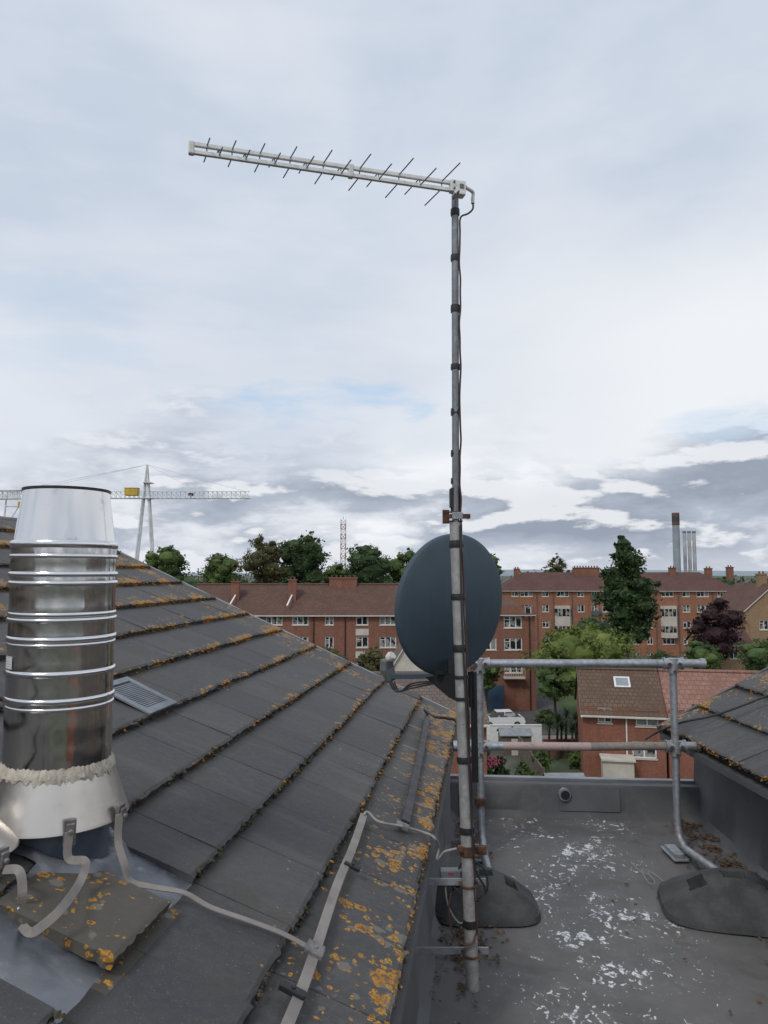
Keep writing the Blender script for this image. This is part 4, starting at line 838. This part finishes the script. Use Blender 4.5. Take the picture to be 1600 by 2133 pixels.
def car(x,y,rz,label):
    e=thing('parked_car',(x,y,G),label,'car',rz); mb=MB()
    side=[(-2.05,.35),(-2.1,.62),(-2.0,.86),(-1.35,.95),(1.5,.98),(2.0,.9),(2.1,.6),(2.02,.32)]
    def loft(prof,w0,w1,m):
        i0=len(mb.v)
        for s,w in ((-1,w1),(-1,w0),(1,w0),(1,w1)):
            for (px,pz) in prof: mb.v.append((px*(1 if w==w0 else .97),s*w,pz))
        k=len(prof)
        for r in range(3):
            for j in range(k):
                a=i0+r*k+j; b=i0+r*k+(j+1)%k; mb.f.append((a,b,b+k,a+k)); mb.m.append(m)
        mb.f.append(tuple(i0+j for j in range(k))); mb.m.append(m); mb.f.append(tuple(i0+3*k+j for j in reversed(range(k)))); mb.m.append(m)
    loft(side,.80,.88,0); mb.done('body',M_CARW,e,local=True,smooth=True,bevel=.04,angle=30)
    mb2=MB(); cab=[(-1.2,.93),(-.55,1.42),(.9,1.45),(1.75,.97)]
    for s in (-1,1):
        for (px,pz) in cab: mb2.v.append((px,s*(.80 if pz<1.1 else .62),pz))
    for j in range(3): mb2.f.append((j,j+1,j+5,j+4)); mb2.m.append(0)
    mb2.f.append((0,3,2,1)); mb2.m.append(0); mb2.f.append((4,5,6,7)); mb2.m.append(0); mb2.done('windows',M_GLASS,e,local=True)
    mb=MB(); mb.par((-.58,-.63,1.42),(1.5,0,.02),(0,1.26,0),(0,0,.04)); mb.par((.15,-.75,.95),(.06,0,0),(0,1.5,0),(0,0,.48))
    mb.done('roof_panel',M_CARW,e,local=True,bevel=.015)
    for px in (-1.3,1.3):
        for s in (-1,1):
            mb=MB(); mb.tube([(px,s*.72,.31),(px,s*.90,.31)],.31,20); mb.tube([(px,s*.89,.31),(px,s*.905,.31)],.18,12,1); mb.done('wheel',[M_TYRE,M_GALV],e,local=True,smooth=True)
    for s in (-1,1):
        mb=MB(); mb.box((2.03,s*.62,.76),(.10,.25,.14)); mb.done('tail_light',M_RED,e,local=True)
        mb=MB(); mb.box((-2.05,s*.60,.70),(.08,.28,.13)); mb.done('headlight',M_CONC,e,local=True)
car(X(1040,71),71,.05,'white hatchback parked beside the brick flats')
def ico(center,r,seed,sub=2):
    import bmesh
    bm=bmesh.new(); bmesh.ops.create_icosphere(bm,subdivisions=sub,radius=1.0); vs=[]
    for v in bm.verts:
        p=v.co.copy(); k=1+.28*mnoise.noise(p*1.7+V((seed,0,0)))+.12*mnoise.noise(p*4+V((0,seed,0))); vs.append((center[0]+p.x*r[0]*k,center[1]+p.y*r[1]*k,center[2]+p.z*r[2]*k))
    fs=[tuple(v.index for v in f.verts) for f in bm.faces]; bm.free(); return vs,fs
def crown(name,lobes,n,size,mat,parent,seed,core=.70,flat=.6):
    rg=np.random.default_rng(seed); L=np.array(lobes,float); vol=(L[:,3]*L[:,4]*L[:,5])**(2/3); pr=vol/vol.sum()
    ncl=max(20,n//28); li=rg.choice(len(L),ncl,p=pr); d=rg.normal(size=(ncl,3)); d/=np.linalg.norm(d,axis=1)[:,None]
    rad=rg.uniform(.72,1.12,ncl)[:,None]; cc=L[li,:3]+d*rad*L[li,3:6]; cs=L[li,3:6].mean(1)*rg.uniform(.10,.26,ncl)
    ci=rg.integers(0,ncl,n); c=cc[ci]+rg.normal(size=(n,3))*cs[ci][:,None]*np.array([1,1,flat])
    x=rg.normal(size=(n,3)); x/=np.linalg.norm(x,axis=1)[:,None]; y=rg.normal(size=(n,3)); y-=x*(x*y).sum(1)[:,None]; y/=np.linalg.norm(y,axis=1)[:,None]
    s=(size*rg.uniform(.6,1.4,n))[:,None]; P=np.stack([c-x*s,c-y*s*.6,c+x*s,c+y*s*.6],1).reshape(-1,3)
    mb=MB(); mb.v=[tuple(p) for p in P]; mb.f=[(4*i,4*i+1,4*i+2,4*i+3) for i in range(n)]; mb.m=[0]*n
    if core:
        for i,l in enumerate(lobes):
            vs,fs=ico(l[:3],[l[3]*core,l[4]*core,l[5]*core],seed+i); o=len(mb.v); mb.v+=vs; mb.f+=[tuple(o+k for k in f) for f in fs]; mb.m+=[0]*len(fs)
    return mb.done(name,mat,parent)
def tree(u,vt,vb,wpx,y,mat,label,seed,nl=9,n=4200,size=None,shape='round',name='tree',trunk_to=G,core=.68,cat='tree'):
    rd=random.Random(seed); x=X(u,y); zt=Z(vt,y); zb=Z(vb,y); w=wpx/F*y; h=zt-zb; e=thing(name,(x,y,G),label,cat)
    lobes=[]
    for i in range(nl):
        t=(i+.5)/nl
        if shape=='tall': env=math.sin(math.pi*min(1,.14+t*.82))**.45*(1-.25*t)
        else: env=math.sin(math.pi*(.14+.78*t))**.8
        a=rd.uniform(0,6.28); rr=w/2*env; off=rr*(rd.uniform(.15,.50) if shape=='tall' else rd.uniform(.25,.62))
        s=rd.uniform(.34,.55)*max(rr,w*.16)+w*.05; lobes.append((x+math.cos(a)*off,y+math.sin(a)*off,zb+h*(.08+.86*t),s,s,s*.75*(1.15 if shape=='tall' else 1)))
        if shape=='round' or i%2==0:
            a+=2.4+rd.uniform(-.5,.5); off=rr*rd.uniform(.4,.66); s*=rd.uniform(.7,.95); lobes.append((x+math.cos(a)*off,y+math.sin(a)*off,zb+h*(.08+.80*t),s,s,s*.7))
    mb=MB(); tz=zb+h*.6; r=max(.12,w*.03); mb.tube([(x,y,trunk_to-.05),(x+.05,y,(trunk_to+zb)/2),(x-.05,y,zb+h*.2),(x+.08,y,tz)],r,9,scales=[1.3,1,.8,.35])
    for l in lobes[:10]:
        z0=zb+h*rd.uniform(.0,.35); mb.tube([(x,y,z0),((x*1.2+l[0]*.8)/2,(y*1.2+l[1]*.8)/2,z0+(l[2]-z0)*.55),(l[0],l[1],l[2])],r*.42,6,scales=[1,.7,.25])
    mb.done('trunk',M_BARK,e,smooth=True)
    crown('crown',lobes,n,size or max(.10,w*.020),mat,e,seed,core)
    return e
tree(345,1138,1225,118,120,FG,'round green broadleaf tree behind the brick flats',1)
tree(465,1156,1228,104,122,FG,'small rounded green tree behind the roofs',2)
tree(552,1115,1225,112,118,FB,'sparse olive brown tree with open crown',3,core=.5,n=5200)
tree(628,1112,1225,132,122,FD,'tall dark green tree behind the flats',4,n=5000)
tree(700,1174,1225,74,130,FG,'low green tree above the roofs',5,n=2500)
tree(768,1136,1225,112,120,FD,'dense dark green tree behind the flats',6)
tree(846,1146,1222,90,124,FG,'green tree beside the dish',8)
tree(1022,1152,1215,60,140,FG,'green tree behind the brick flats',9,n=2500)
tree(1158,1155,1200,52,165,FB,'thin topped tree behind the long roof',10,n=2200,core=.4)
tree(1300,1112,1345,130,108,FD,'tall narrow dark green tree before the brick flats',11,nl=18,n=13000,shape='tall',size=.25,core=.72)
tree(1205,1312,1425,215,72,FY,'broad yellow green tree by the parking road',12,nl=11,n=8500,size=.17)
tree(1150,1375,1455,90,70,FG,'green tree beside the road',22,n=3500)
tree(1225,1285,1345,92,98,FD,'small dark green tree before the flats',13,n=2600)
tree(1488,1238,1380,112,90,FR,'dark purple leaved tree beside tan house',14,n=5200,core=.72)
tree(1455,1335,1400,90,84,FG,'rounded green shrub tree near the flats',15,n=2600)
tree(1578,1338,1402,130,72,FG,'green garden tree beside the terrace',16,n=3600)
tree(690,1345,1420,80,68,FB,'olive green tree before the flats',17,n=3000)
tree(775,1348,1420,70,66,FB,'brownish green tree before the flats',18,n=2600)
tree(1010,1370,1440,60,76,FG,'small street tree beside the flats',19,n=2000)
def bush(u,vt,vb,w,y,mat,label,seed,name='bush',n=1500):
    x=X(u,y); ww=w/F*y; zt=Z(vt,y); rd=random.Random(seed); H=max(.5,zt-G); lob=[(x+rd.uniform(-.3,.3)*ww,y+rd.uniform(-.3,.3)*ww,G+H*rd.uniform(.3,.65),ww*.26,ww*.26,H*.35) for _ in range(6)]
    e=thing(name,(x,y,G),label,'bush'); mb=MB(); mb.tube([(x,y,G),(x,y,G+H*.5)],.06,6); mb.done('stem',M_BARK,e); crown('leaves',lob,n,.10,mat,e,seed,.6); return e
bush(1085,1568,1615,70,47,FG,'leafy green garden shrub by the fence',31); bush(1040,1572,1612,44,46,FD,'garden shrub with pink flowers',32)
bush(1120,1560,1600,40,53,FG,'green garden shrub beside the shed',33); bush(1195,1560,1600,40,56,FG,'green shrub by the house',34); bush(1130,1480,1500,60,72,FG,'green shrub beside the parking road',35); bush(1375,1340,1400,60,96,FD,'dark shrub before the flats',37)
bush(1012,1560,1600,30,52,FG,'green shrub in the garden corner',38)
mb=MB(); rd=random.Random(3); c0=W(1026,1586,45.2)
for _ in range(60):
    c=c0+V((rd.gauss(0,.35),rd.gauss(0,.1),rd.gauss(0,.18))); s=.05; q=len(mb.v)
    for p in (V((s,0,0)),V((0,s,s)),V((-s,0,0)),V((0,-s,-s))): mb.v.append(tuple(c+p))
    mb.f.append((q,q+1,q+2,q+3)); mb.m.append(0)
o=mb.done('flowers',M_PINK); tag(o,'cluster of bright pink garden flowers','flowers'); o['kind']='stuff'
def cordyline(u,vt,y,seed):
    x=X(u,y); zt=Z(vt,y); e=thing('palm_plant',(x,y,G),'spiky dark green palm like garden plant','palm',0,'spiky palm plants in the garden'); rd=random.Random(seed)
    hb=zt-.55; mb=MB(); mb.tube([(x,y,G),(x+.1,y,hb)],.10,8,scales=[1.2,.8]); mb.done('trunk',M_BARK,e,smooth=True)
    mb=MB()
    for _ in range(90):
        a=rd.uniform(0,6.28); el=rd.uniform(-.3,1.45); L=rd.uniform(.6,1.0); d=V((math.cos(a)*math.cos(el),math.sin(a)*math.cos(el),math.sin(el))); s=V((-math.sin(a),math.cos(a),0))*.035; o=V((x+.1,y,hb)); m1=o+d*L*.55; tp=o+d*L-V((0,0,.18*math.cos(el)))
        mb.face([o-s*.5,o+s*.5,m1+s]); mb.face([o-s*.5,m1+s,m1-s]); mb.face([m1-s,m1+s,tp])
    mb.done('leaves',FD,e)
for i,(u,v) in enumerate(((1135,1498),(1152,1490),(1170,1478),(1190,1484),(1205,1492),(1160,1505),(1182,1508))): cordyline(u,v,58+.5*(i%3),i)
rg=np.random.default_rng(5); lob=[]
for i in range(120):
    yy=rg.uniform(190,420); xx=rg.uniform(-.62,.62)*yy; s=rg.uniform(5,9); lob.append((xx,yy,G+rg.uniform(5,8.0),s*1.5,s*1.2,s*.75))
wd=crown('distant_wood',lob,26000,.75,FD,None,77,.75); wd['kind']='stuff'; tag(wd,'far belt of dark green woodland beyond the town','woodland')
mb=MB(); mb.grid(lambda i,j:(-3200+6400*i,2400+900*j,G+(6+26*max(0,mnoise.noise(V((i*4+3,0,0)))+.35))*math.sin(math.pi*j)),80,8)
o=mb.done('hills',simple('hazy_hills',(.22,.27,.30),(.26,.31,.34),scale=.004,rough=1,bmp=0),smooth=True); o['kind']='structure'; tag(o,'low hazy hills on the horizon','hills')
def stack(u,vt,y,r,label,mat,bands=()):
    x=X(u,y); zt=Z(vt,y); e=thing('chimney_stack',(x,y,G),label,'chimney stack'); mb=MB(); mb.lathe((x,y,0),[(r*1.12,G),(r*1.05,G+(zt-G)*.5),(r,zt-.8),(r*1.06,zt-.75),(r*1.06,zt),(r*.8,zt),(r*.8,zt-1.5)],24)
    mb.done('shaft',mat,e,smooth=True)
    for (v0,v1,m_) in bands: mb=MB(); mb.lathe((x,y,0),[(r*1.0,Z(v1,y)),(r*1.09,Z(v1,y)),(r*1.09,Z(v0,y)),(r*1.0,Z(v0,y))],24); mb.done('painted_band',m_,e,smooth=True)
stack(1409,1068,330,1.5,'tall blue grey power station chimney with sooty rusty top',M_CONC,[(1069,1076,M_BANDR),(1076,1087,M_DKST),(1087,1094,M_BANDR)])
for i,u in enumerate((1426,1436,1446)): stack(u,1106,345,.78,'slim pale steel chimney in a row of three',M_PALE,[(1107,1110,M_GPLAST)])
def lattice(mb,p,q,wid,n,r,upv=V((0,0,1)),tri=False,mats=(0,0)):
    p,q=V(p),V(q); t=(q-p).normalized(); s=t.cross(upv); s=s.normalized() if s.length>.01 else V((1,0,0)); w=s.cross(t).normalized()
    cs=[s*wid/2+w*wid/2,-s*wid/2+w*wid/2,-s*wid/2-w*wid/2,s*wid/2-w*wid/2]
    if tri: cs=[w*wid/2,-s*wid/2-w*wid/2,s*wid/2-w*wid/2]
    k=len(cs)
    for i in range(n):
        a,b=p.lerp(q,i/n),p.lerp(q,(i+1)/n); m=mats[i%2]
        for j in range(k):
            mb.tube([a+cs[j],b+cs[j]],r,5,m,cap=False); mb.tube([a+cs[j],b+cs[(j+1)%k]],r*.6,4,m,cap=False); mb.tube([a+cs[j],a+cs[(j+1)%k]],r*.6,4,m,cap=False)
yt=300; x=X(715,yt); e=thing('radio_mast',(x,yt,G),'thin red and white lattice mast above the trees','mast'); mb=MB(); lattice(mb,(x,yt,G),(x,yt,Z(1082,yt)),1.9,18,.16,V((0,1,0)),mats=(0,1)); mb.tube([(x,yt,Z(1082,yt)),(x,yt,Z(1076,yt))],.1,5); mb.done('lattice_tower',[M_REDP,M_CRANE],e)
yc=200; cr=thing('jib_crane',(X(303,yc),yc,G),'white lattice jib crane with yellow cabin on splayed legs','crane')
ap=W(307,968,yc); zj=Z(1029,yc)
mb=MB()
for (u,v) in ((283,1180),(318,1165)):
    f=W(u,v,yc); t=(G-ap.z)/(f.z-ap.z); ft=ap.lerp(f,t); jt=ap.lerp(f,(zj-ap.z)/(f.z-ap.z))
    for dy in (-1,1): mb.tube([ap+V((0,dy*.3,0)),jt+V((0,dy*.6,0)),ft+V((0,dy*1.2,0))],.30,8,scales=[.5,1,1.1])
for z in (zj+3,zj-1.2): mb.box((X(306,yc),yc,z),(2.2,3,.25))
mb.done('tower_legs',M_CRANE,cr,smooth=True)
mb=MB(); lattice(mb,W(20,1031,yc),W(520,1031,yc),1.9,52,.10,tri=True); mb.tube([W(505,1035,yc),W(523,1038,yc)],.15,6); mb.done('jib',M_CRANE,cr)
mb=MB(); mb.tube([ap,W(512,1024,yc)],.05,5); mb.tube([ap,W(410,1022,yc)],.04,5); mb.tube([ap,W(100,1014,yc)],.05,5); mb.tube([ap,W(30,1022,yc)],.05,5); mb.done('stay_cables',M_CRANE,cr)
mb=MB(); c=W(275,1025,yc); mb.box(c,(3.5,2,1.9)); mb.box(c+V((0,0,1.05)),(3.8,2.2,.15)); mb.done('cabin',M_YEL,cr,bevel=.1)
mb=MB(); c=W(398,1030,yc); mb.box(c,(1.3,1,.7)); mb.tube([c,c-V((0,0,1))],.1,5); mb.done('trolley',M_DKST,cr)
cp=thing('crane_gantry',(X(30,yc),yc,G),'white steel crane gantry with braced legs','crane'); mb=MB()
lattice(mb,W(-60,1032,190),W(62,1030,190),2.1,12,.14)
for u0,u1 in ((14,8),(48,40)):
    mb.tube([W(u0,1032,190),W(u1,1090,190),V((W(u1,1090,190).x-.5,190,G))],.22,6)
mb.tube([W(20,1085,190),W(52,1035,190)],.16,6); mb.tube([W(12,1055,190),W(46,1055,190)],.16,6); mb.done('frame',M_CRANE,cp)
mb=MB(); mb.box(W(50,1052,190),(2.2,2,1.6)); mb.done('cabin',M_YEL,cp)
# ================================================================ world
w=bpy.data.worlds.new('World'); scene.world=w; w.use_nodes=True; nt=w.node_tree; bg=nt.nodes['Background']
SE,SR=math.radians(48),math.radians(215)
sky=nd(nt,'ShaderNodeTexSky',sky_type='NISHITA',sun_disc=False,sun_elevation=SE,sun_rotation=SR,air_density=1.0,dust_density=1.0,ozone_density=1.5)
g=nd(nt,'ShaderNodeTexCoord').outputs['Generated']; sp=nd(nt,'ShaderNodeSeparateXYZ',{0:g}); sx,sy,sz=sp.outputs
st=nd(nt,'ShaderNodeMapping',{'Vector':g,'Scale':(1,1,1.9),'Location':(.3,.1,.4)}).outputs[0]
st2=nd(nt,'ShaderNodeMapping',{'Vector':g,'Scale':(1,1,3.0),'Location':(1.7,.6,.2)}).outputs[0]
nh=noi(nt,st,1.7,5,.45,.35); nl=noi(nt,st2,4.2,10,.56,.10); nm=noi(nt,st2,2.6,5,.5,.3); nf=noi(nt,st2,9,6,.55,.2)
st3=nd(nt,'ShaderNodeMapping',{'Vector':g,'Scale':(1,1,3.0),'Location':(1.7,.6,.25)}).outputs[0]
nlu=noi(nt,st3,4.2,10,.56,.10)
high=mix(nt,sstep(nt,nh,.34,.66),(.540,.620,.740),(.740,.785,.860))
high=mix(nt,sstep(nt,nf,.35,.7,0,.14),high,(.87,.895,.94))
br=mth(nt,'MULTIPLY',sstep(nt,sx,-.15,.40),mth(nt,'MULTIPLY',sstep(nt,sz,.02,.15),sstep(nt,sz,.28,.48,1,0)))
high=mix(nt,mth(nt,'MULTIPLY',br,.85),high,(.92,.935,.96))
# slightly greyer where the heavy cumulus sits either side
side=mth(nt,'ADD',nl,mth(nt,'MULTIPLY',sstep(nt,mth(nt,'ABSOLUTE',mth(nt,'ADD',sx,.02)),.06,.40),.045))
lowc=nd(nt,'ShaderNodeValToRGB',{0:side}); cr_=lowc.color_ramp; cr_.elements[0].position=.38; cr_.elements[0].color=(.92,.935,.965,1); cr_.elements[1].position=.66; cr_.elements[1].color=(.30,.345,.43,1)
e=cr_.elements.new(.465); e.color=(.72,.755,.82,1); e=cr_.elements.new(.53); e.color=(.45,.50,.59,1)
low=lowc.outputs[0]
rimf=sstep(nt,mth(nt,'SUBTRACT',nl,nlu),.015,.08,0,.75); low=mix(nt,rimf,low,(.95,.96,.98))
lm=mth(nt,'MULTIPLY',sstep(nt,mth(nt,'ADD',sz,mth(nt,'MULTIPLY',mth(nt,'SUBTRACT',nm,.5),.34)),.13,.21,1,0),.95)
cl=mix(nt,lm,high,low)
cl=mix(nt,sstep(nt,sz,.0,.05,.45,0),cl,(.76,.80,.87))
def gap(cx,cz,rx,rz_):
    a=mth(nt,'POWER',mth(nt,'DIVIDE',mth(nt,'SUBTRACT',sx,cx),rx),2.0); b=mth(nt,'POWER',mth(nt,'DIVIDE',mth(nt,'SUBTRACT',sz,cz),rz_),2.0)
    d=mth(nt,'ADD',mth(nt,'ADD',a,b),mth(nt,'MULTIPLY',mth(nt,'SUBTRACT',nf,.5),7.0)); return sstep(nt,d,-.6,1.6,1,0)
fwd=sstep(nt,sy,0,.2)
gp=mth(nt,'MULTIPLY',mth(nt,'MAXIMUM',mth(nt,'MULTIPLY',gap(-.10,.222,.13,.026),.66),mth(nt,'MAXIMUM',mth(nt,'MULTIPLY',gap(.47,.178,.14,.020),.32),mth(nt,'MULTIPLY',gap(-.46,.30,.22,.06),.16))),fwd)
bluem=mix(nt,.80,sky.outputs[0],(4.6,6.9,9.4))
cls=nd(nt,'ShaderNodeVectorMath',{0:cl,'Scale':10.0},operation='SCALE').outputs[0]
fin=mix(nt,gp,cls,bluem)
nt.links.new(fin,bg.inputs[0]); bg.inputs[1].default_value=.10
sun=bpy.data.lights.new('sun','SUN'); sun.energy=1.5; sun.angle=math.radians(12); sun.color=(1,.96,.90); so=bpy.data.objects.new('sun',sun); COL.objects.link(so)
az=SR; sd_=V((math.sin(az)*math.cos(SE),math.cos(az)*math.cos(SE),math.sin(SE))); so.rotation_euler=sd_.to_track_quat('Z','Y').to_euler(); so.location=(0,0,20)
# ================================================================ camera
cam=bpy.data.cameras.new('camera'); co=bpy.data.objects.new('camera',cam); COL.objects.link(co); co.location=(0,0,CZ); co.rotation_euler=(math.pi/2+PITCH,0,0)
cam.sensor_fit='VERTICAL'; cam.sensor_height=24; cam.lens=24*F/2133; cam.clip_start=.02; cam.clip_end=9000; scene.camera=co
scene.view_settings.view_transform='Standard'; scene.view_settings.look='None'; scene.view_settings.exposure=0
